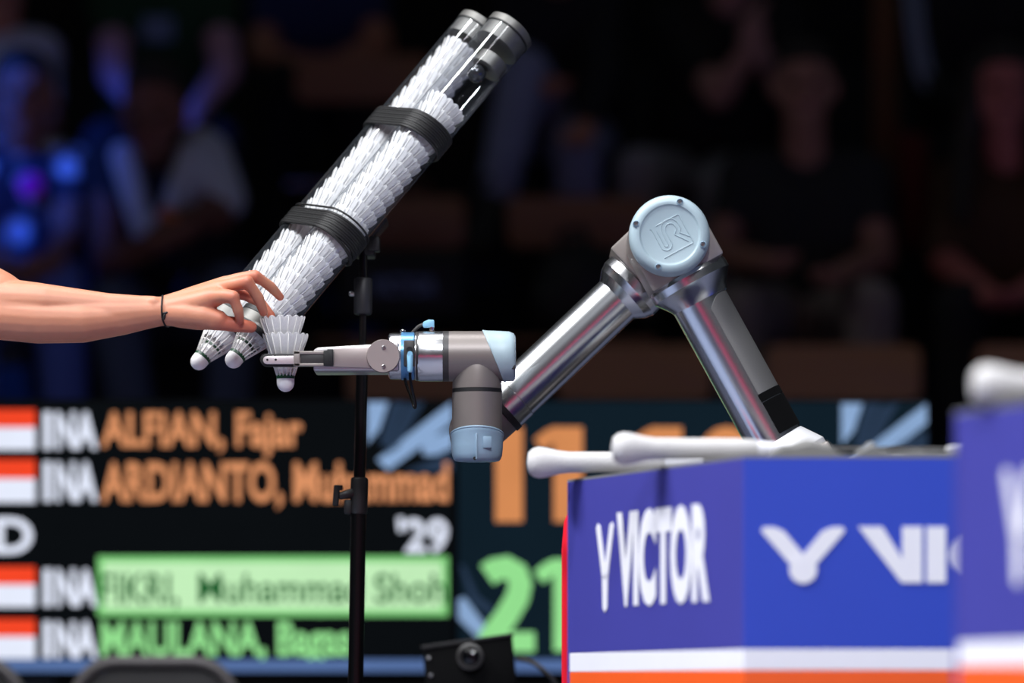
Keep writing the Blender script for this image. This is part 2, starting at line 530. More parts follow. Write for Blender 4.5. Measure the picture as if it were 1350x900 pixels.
digit1(671, 563, 688, 36, G_or2); digit1(749, 563, 688, 38, G_or2)
digit1(880, 563, 688, 38, G_or2)
obj('score_digit', stroke([(930 + 28 * (1 - math.cos(t)) + 0, 625 - 48 * math.sin(t)) for t in [math.pi * 2 * i / 24 for i in range(25)]], 30, '', G_or2), G_or2, sb, smooth=False)
two = [(642, 758), (652, 751), (668, 748), (681, 755), (686, 770), (682, 788), (668, 812), (650, 836), (644, 845)]
obj('score_digit', gadd(stroke(two, 31, '', G_gr), stroke([(632, 846), (705, 846)], 26, '', G_gr, 0.0085)), G_gr, sb, smooth=False)
digit1(748, 737, 858, 36, G_gr)
# support feet of the screen
for px in (40, 620, 1180):
    p = S(px, 880); obj('support_leg', box((p.x, DS + 0.05, p.z / 2), (0.08, 0.08, p.z)), M_dark, sb)

# ------------------------------------------------------------------ tribune seats


def seat(px, ytop, d, label, grp):
    c = W(px, ytop, d); z = c.z
    r = thing('tribune_seat', label, 'seat', (c.x, d, z - 0.86), grp)
    outl = rrect(0.385, 0.14, 0.03)
    vv, ff = [], []
    pts = [(c.x + x, d + 0.05 * (x / 0.19) ** 2 * -1, z - 0.07 + y) for x, y in outl]
    obj('backrest', prism([V(p) for p in pts], V((0, 0.014, 0))), M_wood, r, bevel=0.003)
    obj('seat_pan', box((c.x, d - 0.18, z - 0.42), (0.40, 0.36, 0.016)), M_wood, r, bevel=0.005)
    for s in (-1, 1):
        obj('leg', tube(spline([(c.x + 0.15 * s, d - 0.01, z - 0.12), (c.x + 0.15 * s, d + 0.0, z - 0.42), (c.x + 0.15 * s, d - 0.05, z - 0.85)], 4), 0.012, 8), M_blackgloss, r)


for px, nm in ((560, 'brown plywood seat back just above scoreboard, left of the robot wrist'), (835, 'brown plywood seat back above scoreboard, between the two robot arm tubes'),
               (1110, 'brown plywood seat back right of the robot arm, above scoreboard'), (1385, 'brown plywood seat back at right edge above the racket grip')):
    seat(px, 456, 9.6, nm, 'front row seats')
for px, nm in ((520, 'brown seat back behind the stand clamp, middle row'), (762, 'brown seat back above black backpack, middle row')):
    seat(px, 261, 10.45, nm, 'middle row seats')
for px, nm in ((478, 'brown seat back left of the tube tops, upper row'),):
    seat(px, 74, 11.2, nm, 'upper row seats')

# ------------------------------------------------------------------ spectators


def hand_caps(w, h, s=1.0, f=None):
    """palm + five fingers from wrist w toward h"""
    w, h = V(w), V(h); d = (h - w).normalized()
    x, y, _ = frame(d)
    if f is not None:
        x = V(f).normalized(); x = (x - d * x.dot(d)).normalized(); y = d.cross(x)
    g = [capsule(w, w + d * 0.07 * s, 0.024 * s, 0.03 * s), capsule(w + x * 0.018 * s, w + d * 0.08 * s + x * 0.028 * s, 0.018 * s, 0.017 * s),
         capsule(w - x * 0.018 * s, w + d * 0.08 * s - x * 0.028 * s, 0.018 * s, 0.017 * s)]
    for k, L in enumerate((0.062, 0.078, 0.072, 0.056)):
        b = w + d * 0.08 * s + x * (k - 1.5) * 0.021 * s
        m_ = b + d * L * 0.55 * s + y * 0.012 * s
        g += [capsule(b, m_, 0.0095 * s, 0.009 * s, 8), capsule(m_, b + d * L * 0.85 * s + y * 0.035 * s, 0.009 * s, 0.007 * s, 8)]
    t = w + d * 0.03 * s - x * 0.03 * s
    g += [capsule(w + d * 0.015 * s, t, 0.016 * s, 0.013 * s, 8), capsule(t, t + d * 0.05 * s - x * 0.018 * s + y * 0.015 * s, 0.012 * s, 0.008 * s, 8)]
    return g


def person(label, J, top, legs, skin=(190, 130, 105), hair=(30, 22, 18), long_hair=False, sleeve=0.5, extra=None, top_mat=None, group='spectators in the tribune', shoe=(30, 30, 32)):
    hip = J['hip']; r = thing('person', label, 'person', (hip.x, hip.y, J['foL'].z - 0.03), group)
    fw = V(J.get('face', (0, -1, 0))).normalized(); up = V((0, 0, 1)); sd = fw.cross(up).normalized()
    h = J['head']; ms = (J['shL'] + J['shR']) / 2
    body = [capsule(h + up * 0.035 - fw * 0.01, h - up * 0.04 + fw * 0.015, 0.082, 0.066), capsule(h - up * 0.05 + fw * 0.03, h - up * 0.085 + fw * 0.045, 0.05, 0.032),
            capsule(h + up * 0.01 + fw * 0.075, h - up * 0.025 + fw * 0.1, 0.012, 0.015, 8), capsule(h + up * 0.028 + fw * 0.07 - sd * 0.03, h + up * 0.028 + fw * 0.07 + sd * 0.03, 0.014, 0.014, 8),
            capsule(h + sd * 0.08 + up * 0.012, h + sd * 0.08 - up * 0.02, 0.016, 0.012, 8), capsule(h - sd * 0.08 + up * 0.012, h - sd * 0.08 - up * 0.02, 0.016, 0.012, 8),
            capsule(h - up * 0.05 - fw * 0.01, ms + up * 0.01, 0.055, 0.062)]
    torso = [capsule(J['shL'], J['shR'], 0.07, 0.07), capsule(ms + (J['shL'] - ms) * 0.45 - up * 0.08, hip + (J['shL'] - ms) * 0.35, 0.115, 0.12),
             capsule(ms + (J['shR'] - ms) * 0.45 - up * 0.08, hip + (J['shR'] - ms) * 0.35, 0.115, 0.12)]
    arms = []; sl = []
    hands = []
    for s in 'LR':
        a, b, c = J['sh' + s], J['el' + s], J['ha' + s]
        arms += [capsule(a, b, 0.058, 0.044), capsule(b, c, 0.045, 0.029)]
        ht = J.get('ht' + s, c + (c - b).normalized() * 0.1)
        hands += hand_caps(c, ht, 1.0, J.get('hx'))
        if sleeve <= 1:
            sl += [capsule(a, a.lerp(b, sleeve), 0.07, 0.062)]
        else:
            sl += [capsule(a, b, 0.07, 0.058), capsule(b, b.lerp(c, 0.92), 0.058, 0.042)]
    lg = []; tr_ = []; sh = []
    for s in 'LR':
        k, f = J['kn' + s], J['fo' + s]; hp = hip + (J['sh' + s] - ms) * 0.42
        fd = V(J.get('toe' + s, (0, -1, -0.05))).normalized()
        lg += [capsule(hp, k, 0.085, 0.058), capsule(k, f, 0.056, 0.038), capsule(f, f + fd * 0.15, 0.036, 0.03)]
        tr_ += [capsule(hp, k, 0.1, 0.074), capsule(k, f.lerp(k, 0.06), 0.073, 0.058)]
        sh.append((f, fd))
    tr_ += [capsule(hip + (J['shL'] - ms) * 0.4, hip + (J['shR'] - ms) * 0.4, 0.125, 0.125)]
    ms_ = mat('skin_' + '_'.join(map(str, skin)), skin, 0.55, var=0.06)
    link('body', remesh('body', gadd(*(body + torso + arms + hands + lg)), 0.0085, 3), ms_, r)
    link('shirt', remesh('shirt', gadd(*([(capsule(J['shL'], J['shR'], 0.085, 0.085))] + [capsule(ms + (J[k] - ms) * 0.45 - up * 0.08, hip + (J[k] - ms) * 0.35, 0.13, 0.135) for k in ('shL', 'shR')] + sl)), 0.011, 4),
         top_mat or mat('cloth_' + '_'.join(map(str, top)), top, 0.85, var=0.12, vscale=14), r)
    link('trousers', remesh('trousers', gadd(*tr_), 0.012, 4), mat('trouser_' + '_'.join(map(str, legs)), legs, 0.85, var=0.12, vscale=18), r)
    for f, fd in sh:
        link('shoe', remesh('shoe', gadd(capsule(f - V((0, 0, 0.0)), f + fd * 0.17, 0.05, 0.043), capsule(f, f + V((0, 0, 0.05)), 0.05, 0.048)), 0.011, 3), mat('shoe_%d' % shoe[0], shoe, 0.6, var=0.1), r)
    hg = [capsule(h + up * 0.06 - fw * 0.025, h + up * 0.0 - fw * 0.045, 0.088, 0.08)]
    if long_hair:
        for s in (-1, 1):
            hg += [capsule(h + up * 0.05 + sd * 0.05 * s - fw * 0.02, h - up * 0.12 + sd * 0.095 * s - fw * 0.02, 0.06, 0.045), capsule(h - up * 0.12 + sd * 0.095 * s - fw * 0.02, h - up * 0.33 + sd * 0.12 * s + fw * 0.05, 0.045, 0.03)]
    link('hair', remesh('hair', gadd(*hg), 0.011, 3), mat('hair_%d' % hair[0], hair, 0.6, var=0.3, vscale=60), r)
    for s in (-1, 1):
        obj('eye', capsule(h + up * 0.005 + fw * 0.074 + sd * 0.031 * s, h + up * 0.005 + fw * 0.076 + sd * 0.031 * s, 0.012, 0.012, 8), mat('dark_eye', (20, 14, 12), 0.2, var=0.1), r)
    obj('mouth', capsule(h - up * 0.052 + fw * 0.083 - sd * 0.02, h - up * 0.052 + fw * 0.083 + sd * 0.02, 0.007, 0.007, 8), mat('lips', (130, 60, 55), 0.4, var=0.1), r)
    return r


def JW(**k):
    return {n: (W(*v) if n not in ('face', 'toeL', 'toeR', 'hx') else V(v)) for n, v in k.items()}


# man in the middle row, right of the robot elbow
person('seated man in dark grey T-shirt behind the robot elbow, hands in lap',
       JW(head=(1060, 118, 10.3), shL=(985, 238, 10.42), shR=(1138, 238, 10.42), elL=(945, 335, 10.3), elR=(1160, 340, 10.3), haL=(1010, 345, 10.0), haR=(1105, 362, 9.98),
          hip=(1060, 420, 10.45), knL=(975, 410, 9.98), knR=(1148, 402, 9.98), foL=(980, 632, 10.1), foR=(1145, 632, 10.1)), (34, 37, 38), (132, 122, 116), skin=(166, 118, 102))
vest = person('spectator in white sleeveless cardigan leaning forward with crossed forearms above the bare arm',
              JW(head=(202, 150, 10.05), shL=(145, 222, 10.25), shR=(262, 215, 10.25), elL=(143, 345, 10.1), elR=(288, 285, 10.1), haL=(215, 318, 9.92), haR=(228, 292, 9.95), htR=(190, 325, 9.92), htL=(260, 300, 9.9),
                 hip=(215, 420, 10.5), knL=(150, 400, 9.98), knR=(305, 378, 9.98), foL=(190, 640, 10.05), foR=(300, 640, 10.05), face=(-0.15, -1, -0.35)), (24, 26, 34), (74, 84, 108), skin=(120, 74, 62), sleeve=0.25)
w_ = W(228, 292, 9.95)
obj('wristband', lathe(w_ - V((0.01, 0, 0)), (-0.6, -0.4, -0.5), [(0.036, -0.012), (0.039, -0.01), (0.039, 0.01), (0.036, 0.012)], 20), mat('orange_wristband', (220, 120, 70), 0.5, var=0.1), vest)
cg = []
for s, x0 in ((-1, 163), (1, 252)):
    cg.append(capsule(W(x0, 205, 10.12), W(202 + 10 * s, 318, 10.06), 0.04, 0.03))
cg += [capsule(W(268, 205, 10.2), W(296, 262, 10.14), 0.075, 0.06), capsule(W(268, 205, 10.2), W(235, 300, 10.12), 0.06, 0.035)]
link('cardigan', remesh('cardigan', gadd(*cg), 0.011, 4), mat('white_cardigan', (205, 212, 222), 0.9, var=0.08), vest)


def pattern_shirt():
    m = mat('patterned_shirt', (120, 140, 220), 0.85)
    nt = m.node_tree; b = nt.nodes['Principled BSDF']
    tc = nt.nodes.new('ShaderNodeTexCoord'); v = nt.nodes.new('ShaderNodeTexVoronoi'); v.inputs['Scale'].default_value = 11
    cr = nt.nodes.new('ShaderNodeValToRGB'); cr.color_ramp.elements[0].color = (0.75, 0.85, 1, 1); cr.color_ramp.elements[0].position = 0.25
    cr.color_ramp.elements[1].color = (0.02, 0.02, 0.05, 1); cr.color_ramp.elements[1].position = 0.5
    nt.links.new(tc.outputs['Object'], v.inputs['Vector']); nt.links.new(v.outputs['Distance'], cr.inputs[0]); nt.links.new(cr.outputs[0], b.inputs['Base Color'])
    return m


pat = person('spectator in blue patterned shirt at the left edge of the middle row',
             JW(head=(30, 130, 10.35), shL=(-25, 225, 10.42), shR=(85, 225, 10.42), elL=(-50, 320, 10.3), elR=(92, 312, 10.25), haL=(20, 355, 9.98), haR=(70, 340, 9.98),
                hip=(32, 420, 10.5), knL=(-40, 400, 9.98), knR=(78, 375, 9.98), foL=(-30, 632, 10.1), foR=(90, 632, 10.1)), (120, 140, 220), (90, 110, 190), top_mat=pattern_shirt(), skin=(150, 100, 90))
fl = W(40, 245, 10.26)
obj('flower_print', lathe(fl, (0, -1, 0), [(0.001, 0.012), (0.018, 0.01), (0.034, 0.0), (0.03, -0.02)], 14), mat('magenta_flower', (255, 30, 190), 0.8, var=0.2), pat)

R2 = dict()
person('spectator in pale shirt lit blue at the left edge of the upper row',
       JW(head=(5, -40, 11.15), shL=(-60, 75, 11.2), shR=(48, 75, 11.2), elL=(-80, 170, 11.0), elR=(60, 165, 11.0), haL=(-20, 190, 10.75), haR=(20, 190, 10.75),
          hip=(0, 225, 11.3), knL=(-50, 215, 10.85), knR=(40, 215, 10.85), foL=(-50, 430, 10.9), foR=(40, 430, 10.9)), (205, 214, 235), (60, 64, 100), sleeve=0.6)
grn = person('spectator in green T-shirt with pale chest print above the cardigan wearer',
             JW(head=(215, -110, 11.15), shL=(148, 2, 11.25), shR=(282, 2, 11.25), elL=(150, 100, 11.0), elR=(298, 95, 11.0), haL=(190, 150, 10.8), haR=(255, 150, 10.8),
                hip=(215, 190, 11.3), knL=(140, 190, 10.85), knR=(290, 190, 10.85), foL=(150, 420, 10.9), foR=(285, 420, 10.9)), (18, 62, 34), (20, 22, 40), skin=(196, 150, 170), sleeve=0.45)  # purplish light on the arms is put into the skin colour
obj('chest_print', box(W(208, 38, 11.075), (0.09, 0.012, 0.07)), mat('pale_print', (110, 130, 160), 0.7, var=0.3, vscale=30), grn, bevel=0.004)
person('spectator in navy blue shirt seated left of the tube tops',
       JW(head=(420, -105, 11.95), shL=(360, 5, 12.05), shR=(480, 5, 12.05), elL=(345, 70, 11.9), elR=(500, 60, 11.9), haL=(400, 85, 11.75), haR=(440, 85, 11.75),
          hip=(420, 120, 12.1), knL=(370, 110, 11.65), knR=(470, 110, 11.65), foL=(372, 300, 11.7), foR=(470, 300, 11.7)), (26, 40, 96), (16, 18, 30))
person('spectator in black with crossed pale jeans leg hanging behind the tubes',
       JW(head=(736, -110, 11.1), shL=(682, 5, 11.25), shR=(790, 5, 11.25), elL=(665, 90, 11.1), elR=(795, 100, 11.0), haL=(715, 110, 10.85), haR=(770, 165, 10.8),
          hip=(755, 190, 11.3), knL=(690, 92, 10.8), knR=(760, 190, 10.82), foL=(652, 268, 10.72), foR=(765, 420, 10.9), toeL=(-0.25, -0.5, -0.8)), (12, 14, 24), (136, 146, 172), sleeve=2)
person('spectator in black with grey trouser knees left of the man in dark T-shirt',
       JW(head=(965, -75, 11.05), shL=(890, 35, 11.2), shR=(1030, 30, 11.2), elL=(948, 125, 10.9), elR=(1030, 110, 10.95), haL=(985, 70, 10.8), haR=(1000, 68, 10.82), htL=(988, 20, 10.78), htR=(996, 20, 10.83),
          hip=(930, 240, 11.3), knL=(842, 226, 10.85), knR=(950, 250, 10.85), foL=(840, 430, 10.95), foR=(960, 430, 10.95)), (10, 10, 12), (150, 153, 160), skin=(190, 142, 132), sleeve=0.7)
jk = person('spectator in black track jacket with white sleeve stripe at upper right',
            JW(head=(1290, -130, 11.1), shL=(1212, -20, 11.22), shR=(1370, -20, 11.22), elL=(1222, 112, 11.0), elR=(1375, 100, 11.0), haL=(1285, 150, 10.75), haR=(1320, 150, 10.75),
               hip=(1290, 210, 11.3), knL=(1230, 215, 10.85), knR=(1350, 215, 10.85), foL=(1240, 430, 10.9), foR=(1345, 430, 10.9)), (8, 9, 12), (20, 21, 28), sleeve=2)
for k in (0, 1):
    o_ = 12 * k
    obj('sleeve_stripe', tube(spline([W(1196 + o_, -25, 11.14), W(1203 + o_, 50, 11.0), W(1216 + o_, 108 - o_ * 0.5, 10.93), W(1245 + o_ * 0.4, 132 - o_ * 0.7, 10.86), W(1270, 138 - o_ * 0.7, 10.78)], 6), 0.011, 8), mat('white_stripe', (150, 165, 190), 0.8, var=0.1), jk)
person('long-haired spectator in brown top at the right edge of the middle row',
       JW(head=(1322, 122, 10.3), shL=(1265, 245, 10.42), shR=(1390, 245, 10.42), elL=(1245, 345, 10.3), elR=(1420, 345, 10.3), haL=(1300, 385, 10.0), haR=(1350, 385, 10.0),
          hip=(1325, 420, 10.45), knL=(1265, 405, 9.98), knR=(1390, 405, 9.98), foL=(1270, 632, 10.1), foR=(1385, 632, 10.1)), (74, 50, 30), (16, 16, 18), skin=(190, 110, 105), hair=(34, 26, 22), long_hair=True, sleeve=0.9)

wp = thing('wooden_post', 'brown wooden post beside the striped jacket sleeve, upper right', 'post', (W(1166, 160, 11.62).x, 11.62, 2.25))
pxx = W(1166, 160, 11.62).x
obj('post', box((pxx, 11.62, 2.95), (0.075, 0.06, 1.4)), M_wood, wp, bevel=0.006)
obj('foot_plate', box((pxx, 11.62, 2.256), (0.16, 0.12, 0.01)), M_dark, wp, bevel=0.002)

# bags among the seats
bp = thing('backpack', 'black round-topped backpack on the seat left of the robot elbow', 'bag', W(765, 470, 10.2))
link('body', remesh('body', gadd(capsule(W(765, 380, 10.2), W(765, 384, 10.2), 0.13, 0.13), capsule(W(735, 400, 10.17), W(795, 400, 10.17), 0.085, 0.085)), 0.014, 4), mat('black_nylon', (14, 15, 18), 0.6, var=0.2), bp)
obj('strap', tube(spline([W(745, 335, 10.12), W(740, 310, 10.15), W(770, 305, 10.15), W(765, 335, 10.12)], 6), 0.012, 8), M_black, bp)
rb = thing('racket_bag', 'black racket bag with pale lettering on the seat behind the stand', 'bag', W(530, 420, 10.2))
obj('body', box(W(530, 380, 10.22), (0.36, 0.2, 0.2)), mat('black_bag_cloth', (12, 13, 16), 0.6, var=0.2), rb, bevel=0.05, bseg=3)
text_on('lettering', 'VICTOR', W(488, 388, 10.11), W(575, 388, 10.11) - W(488, 388, 10.11), V((0, 0, 0.045)), mat('pale_lettering', (120, 140, 180), 0.6, var=0.05), rb, 0.03)
rj = thing('jacket', 'dark red jacket hanging over a seat beside the seated man', 'jacket', W(1185, 330, 10.5))
link('cloth', remesh('cloth', gadd(capsule(W(1192, 185, 10.62), W(1205, 200, 10.62), 0.03, 0.03), capsule(W(1200, 195, 10.62), W(1204, 320, 10.6), 0.04, 0.035), capsule(W(1210, 190, 10.62), W(1212, 300, 10.6), 0.035, 0.03)), 0.011, 4), mat('dark_red_cloth', (92, 18, 18), 0.85, var=0.15), rj)

# ------------------------------------------------------------------ chairs in front of the scoreboard


def chair(px, label):
    d = 6.95; c = W(px, 868, d); z = c.z
    r = thing('conference_chair', label, 'chair', (c.x, d, 0), 'grey chairs in front of the scoreboard')
    out = [(x * 1.0, y) for x, y in rrect(0.30, 0.40, 0.08, 8)]
    inn = [(x * 0.90, y * 0.92) for x, y in rrect(0.30, 0.40, 0.08, 8)]
    fr_ = tube([V((c.x + x * 0.97, d + 0.02 * abs(x), z - 0.2 + y * 0.97)) for x, y in out], 0.012, 10, closed=True)
    b = obj('backrest', prism([V((c.x + x, d, z - 0.2 + y)) for x, y in inn], V((0, 0.02, 0))), M_chairdark, r, bevel=0.006)
    obj('back_frame', fr_, M_chair, r)
    obj('seat', prism([V((c.x + x * 1.05, d - 0.22 + y, z - 0.40)) for x, y in rrect(0.34, 0.40, 0.06)], V((0, 0, 0.04))), M_chairdark, r, bevel=0.012)
    for sx in (-1, 1):
        for sy in (-1, 1):
            obj('leg', tube([V((c.x + 0.16 * sx, d - 0.21 + 0.16 * sy, z - 0.39)), V((c.x + 0.17 * sx, d - 0.21 + 0.19 * sy, 0.0))], 0.012, 8), M_chair, r)
        obj('support', tube([V((c.x + 0.13 * sx, d + 0.01, z - 0.2)), V((c.x + 0.15 * sx, d - 0.05, z - 0.38))], 0.011, 8), M_chair, r)


chair(204, 'grey rounded chair back below the green player name at left')
chair(-78, 'grey rounded chair back cut off by the bottom left corner')

# ------------------------------------------------------------------ branded boxes with rackets


TOPZ = 1.035


def courtbox(label, nx, nd, fx, fd, wid, nm):
    """near corner (nx, nd), far corner of the left wing (fx, fd), front runs to +x"""
    a = V((fx, fd, 0)); b = V((nx, nd, 0)); c = V((nx + wid, nd, 0)); e = V((c.x + (nx - fx) * 0.0 + 0.02, fd, 0))
    r = thing('court_box', label, 'box', ((nx + fx) / 2, (nd + fd) / 2, 0), 'branded court boxes')
    zs = [0.0, 0.742, 0.772, 0.7965, TOPZ]
    up = V((0, 0, 1))
    obj('core', prism([p + up * 0.001 for p in (a + V((0.012, -0.01, 0)), b + V((0.008, 0.014, 0)), c + V((-0.01, 0.014, 0)), e + V((-0.01, -0.01, 0)))], up * (TOPZ - 0.012)), M_dark, r)

    def panel(name, p, q, m, z0, z1, th=0.008):
        n = (q - p).cross(up).normalized()
        return obj(name, prism([p + up * z0, q + up * z0, q + up * z1, p + up * z1], -n * th), m, r, bevel=0.001, bseg=1)
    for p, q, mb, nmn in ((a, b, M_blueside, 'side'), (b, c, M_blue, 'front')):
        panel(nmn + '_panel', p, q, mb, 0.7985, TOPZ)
        panel(nmn + '_stripe', p, q, M_white, 0.7722, 0.7984)
        panel(nmn + '_base', p, q, M_orange, 0.0, 0.7721)
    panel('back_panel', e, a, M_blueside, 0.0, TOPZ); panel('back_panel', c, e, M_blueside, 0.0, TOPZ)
    obj('lid', prism([p + up * TOPZ for p in (a, b, c, e)], up * 0.003), mat('grey_box_lid', (120, 120, 120), 0.7, var=0.1), r)
    # lettering
    d = (b - a); n = d.cross(up).normalized() * 0.0015
    o = a + n; text_on('lettering', 'VICTOR', o + d * 0.31 + up * 0.858, d * 0.52, up * 0.128, M_white, r, 0.055)
    vmark(r, o + d * 0.185 + up * 0.858, d * 0.105, up * 0.115, tall=True)
    o = b + V((0, -0.0015, 0))
    vmark(r, o + V((0.022, 0, 0.880)), V((0.104, 0, 0)), up * 0.0695)
    # front wordmark letters
    x0 = 0.142; z0, z1 = 0.8805, 0.950

    def pl(pts):
        return prism([o + V((x0 + x, 0, z0 + y * (z1 - z0))) for x, y in pts], V((0, 0.001, 0)))
    obj('lettering', gadd(pl([(0, 1), (0.030, 1), (0.0545, 0.43), (0.0545, 1), (0.0795, 1), (0.0795, 0), (0.0535, 0)]), pl([(0.0845, 0), (0.1085, 0), (0.1085, 1), (0.0845, 1)])), M_white, r, smooth=False)
    text_on('lettering', 'CTOR', o + V((x0 + 0.112, 0, z0)), V((0.27, 0, 0)), up * (z1 - z0), M_white, r, 0.06)
    return r


def vmark(r, o, ex, ey, tall=False):
    def q(x, y):
        return o + ex * x + ey * y
    n = ex.cross(ey).normalized() * -0.001
    L = [(0.0, 0.93), (0.03, 1.0), (0.16, 1.0), (0.27, 0.93), (0.5, 0.52), (0.47, 0.36), (0.34, 0.34)]
    if tall:
        L = [(0.0, 0.95), (0.08, 1.0), (0.22, 0.97), (0.5, 0.5), (0.5, 0.33), (0.34, 0.36)]
    Rr = [(1 - x, y) for x, y in reversed(L)]
    obj('logo_wing', prism([q(*p) for p in L], n), M_white, r, smooth=False)
    obj('logo_wing', prism([q(*p) for p in Rr], n), M_white, r, smooth=False)
    if tall:
        obj('logo_ball', prism([q(x, y) for x, y in [(0.34, 0.36), (0.38, 0.0), (0.5, -0.05), (0.62, 0.0), (0.66, 0.36), (0.5, 0.42)]], n), M_white, r, smooth=False)
    else:
        asp = ey.length / ex.length
        obj('logo_ball', prism([q(0.5 + 0.165 * math.cos(t), 0.24 + 0.165 / asp * math.sin(t)) for t in [2 * math.pi * i / 28 for i in range(28)]], n * -0.7), M_white, r, smooth=False)


courtbox('blue sponsor box with white lettering in front of the robot base', 0.286, 4.75, 0.0766, 5.31, 0.47, 'left')
courtbox('nearer blue sponsor box cut off by the right edge', 0.670, 3.44, 0.461, 4.0, 0.47, 'right')

# red padded edge standing behind the left box
rp = thing('red_barrier', 'narrow red padded barrier edge left of the blue box', 'barrier', (W(746, 900, 5.42).x + 0.1, 5.42, 0))
pz = W(740, 668, 5.42).z
obj('pad', prism([V((W(741, 900, 5.42).x, 5.42, 0.0)), V((W(741, 900, 5.42).x, 5.42, pz - 0.06)), V((W(744, 900, 5.42).x, 5.42, pz - 0.02)), V((W(752, 900, 5.42).x, 5.42, pz)), V((W(790, 900, 5.42).x, 5.42, pz)), V((W(790, 900, 5.42).x, 5.42, 0.0))], V((0, 0.05, 0))), M_red, rp, bevel=0.004)
obj('foot', box((W(765, 900, 5.42).x, 5.445, 0.02), (0.16, 0.2, 0.04)), M_dark, rp, bevel=0.005)


def racket(label, butt, direc, tip_up=0.0):
    """racket lying on a box: grip butt centre, horizontal direction"""
    b = V(butt); d = V(direc).normalized()
    r = thing('badminton_racket', label, 'racket', b, 'rackets lying on the boxes')
    obj('grip', lathe(b, d, [(0.003, -0.002), (0.014, 0.0), (0.0195, 0.006), (0.0215, 0.014), (0.0205, 0.024), (0.0165, 0.04), (0.0145, 0.055), (0.0140, 0.10), (0.0138, 0.16), (0.0122, 0.185), (0.010, 0.19)], 24), M_grip, r)
    obj('cone', lathe(b, d, [(0.011, 0.186), (0.009, 0.21), (0.005, 0.235), (0.004, 0.24)], 20), M_white, r)
    obj('shaft', cyl(b + d * 0.235, b + d * 0.44, 0.0036, 0.0036, 12), M_darkgrey, r)
    sd = V((0, 0, 1)).cross(d)
    c = b + d * 0.555 + V((0, 0, 0.0))
    fr_ = [c + d * 0.118 * math.cos(t) + sd * 0.095 * math.sin(t) for t in [2 * math.pi * i / 40 for i in range(40)]]
    obj('head_frame', tube(fr_, 0.0052, 8, closed=True), mat('pale_racket_frame', (190, 190, 190), 0.35, var=0.05), r)
    g = []
    for k in range(-8, 9):
        t = k / 9.0; hx = 0.118 * math.sqrt(1 - t * t); hy = 0.095 * math.sqrt(1 - t * t)
        g.append(cyl(c + sd * 0.095 * t - d * hx, c + sd * 0.095 * t + d * hx, 0.0006, None, 5))
        g.append(cyl(c + d * 0.118 * t - sd * hy, c + d * 0.118 * t + sd * hy, 0.0006, None, 5))
    st = obj('strings', gadd(*g), M_white, r); st['kind'] = 'stuff'


TZ = TOPZ + 0.003
bA = W(697, 615, 5.27); bA.z = TZ + 0.0216
racket('white-gripped racket overhanging the left corner of the blue box', bA, (0.88, -0.10, 0.0))
bB = W(808, 598, 4.98); bB.z = TZ + 0.0225
racket('white-gripped racket beside the robot base, nearer one on the blue box', bB, (0.9, 0.03, 0))
bC = W(1283, 515, 3.93); bC.z = TZ + 0.0216
racket('white-gripped racket on the nearer box at the right edge', bC, (0.9, 0.05, 0))

# crumpled grey towels on the left box


def towel(label, pxs, d0, d1, m):
    """pxs: profile [(px, height in px)] at depth of the front row, thickened to a lumpy cloth"""
    nx, ny = 60, 12; vv, ff = [], []
    xs = [p[0] for p in pxs]; hs = [p[1] for p in pxs]

    def prof(x):
        for i in range(len(xs) - 1):
            if xs[i] <= x <= xs[i + 1]:
                t = (x - xs[i]) / (xs[i + 1] - xs[i]); t = t * t * (3 - 2 * t)
                return hs[i] * (1 - t) + hs[i + 1] * t
        return 0
    for layer in (0, 1):
        for j in range(ny + 1):
            for i in range(nx + 1):
                x = xs[0] + (xs[-1] - xs[0]) * i / nx; t = j / ny; d = d0 + (d1 - d0) * t
                X = (x - 675) * d0 / F
                h = prof(x) * d0 / F * math.sin(math.pi * min(0.97, 0.12 + 0.76 * t)) ** 0.5
                h += 0.002 * mnoise.noise(V((X * 40, d * 40, 0)))
                vv.append(V((X, d, TZ + 0.001 + (max(0.002, h) if layer else 0.0))))
    n1 = (nx + 1) * (ny + 1)
    for j in range(ny):
        for i in range(nx):
            a = j * (nx + 1) + i
            ff.append((a, a + nx + 1, a + nx + 2, a + 1)); ff.append((n1 + a, n1 + a + 1, n1 + a + nx + 2, n1 + a + nx + 1))
    ring = [i for i in range(nx + 1)] + [j * (nx + 1) + nx for j in range(1, ny + 1)] + [ny * (nx + 1) + i for i in range(nx - 1, -1, -1)] + [j * (nx + 1) for j in range(ny - 1, 0, -1)]
    for k in range(len(ring)):
        a, b = ring[k], ring[(k + 1) % len(ring)]
        ff.append((a, b, n1 + b, n1 + a))
    return tag(obj('towel', (vv, ff), m), label, 'towel', 'towels on the blue box')


towel('domed grey towel on the blue box below the robot shoulder', [(1006, 2), (1040, 20), (1066, 27), (1090, 22), (1112, 6), (1125, 3)], 4.80, 4.93, M_greytowel)
towel('low crumpled grey towel on the blue box right of the robot shoulder', [(1128, 5), (1142, 16), (1152, 24), (1164, 12), (1180, 9), (1215, 11), (1255, 9), (1300, 5)], 4.80, 4.93, mat('pale_grey_towel', (112, 112, 112), 0.9, var=0.15, vscale=30, bump=0.6, bscale=500))

# ------------------------------------------------------------------ robot arm
tz = 0.867
tab = thing('robot_table', 'dark table carrying the robot behind the blue box', 'table', (W(1065, 801).x, 5.75, 0))
tc_ = W(1065, 801)
obj('tabletop', box((tc_.x + 0.05, 5.74, tz - 0.02), (0.5, 0.5, 0.04)), M_table, tab, bevel=0.004)
for sx in (-1, 1):
    for sy in (-1, 1):
        obj('leg', box((tc_.x + 0.05 + 0.21 * sx, 5.74 + 0.21 * sy, (tz - 0.04) / 2), (0.05, 0.05, tz - 0.04)), M_table, tab, bevel=0.004)

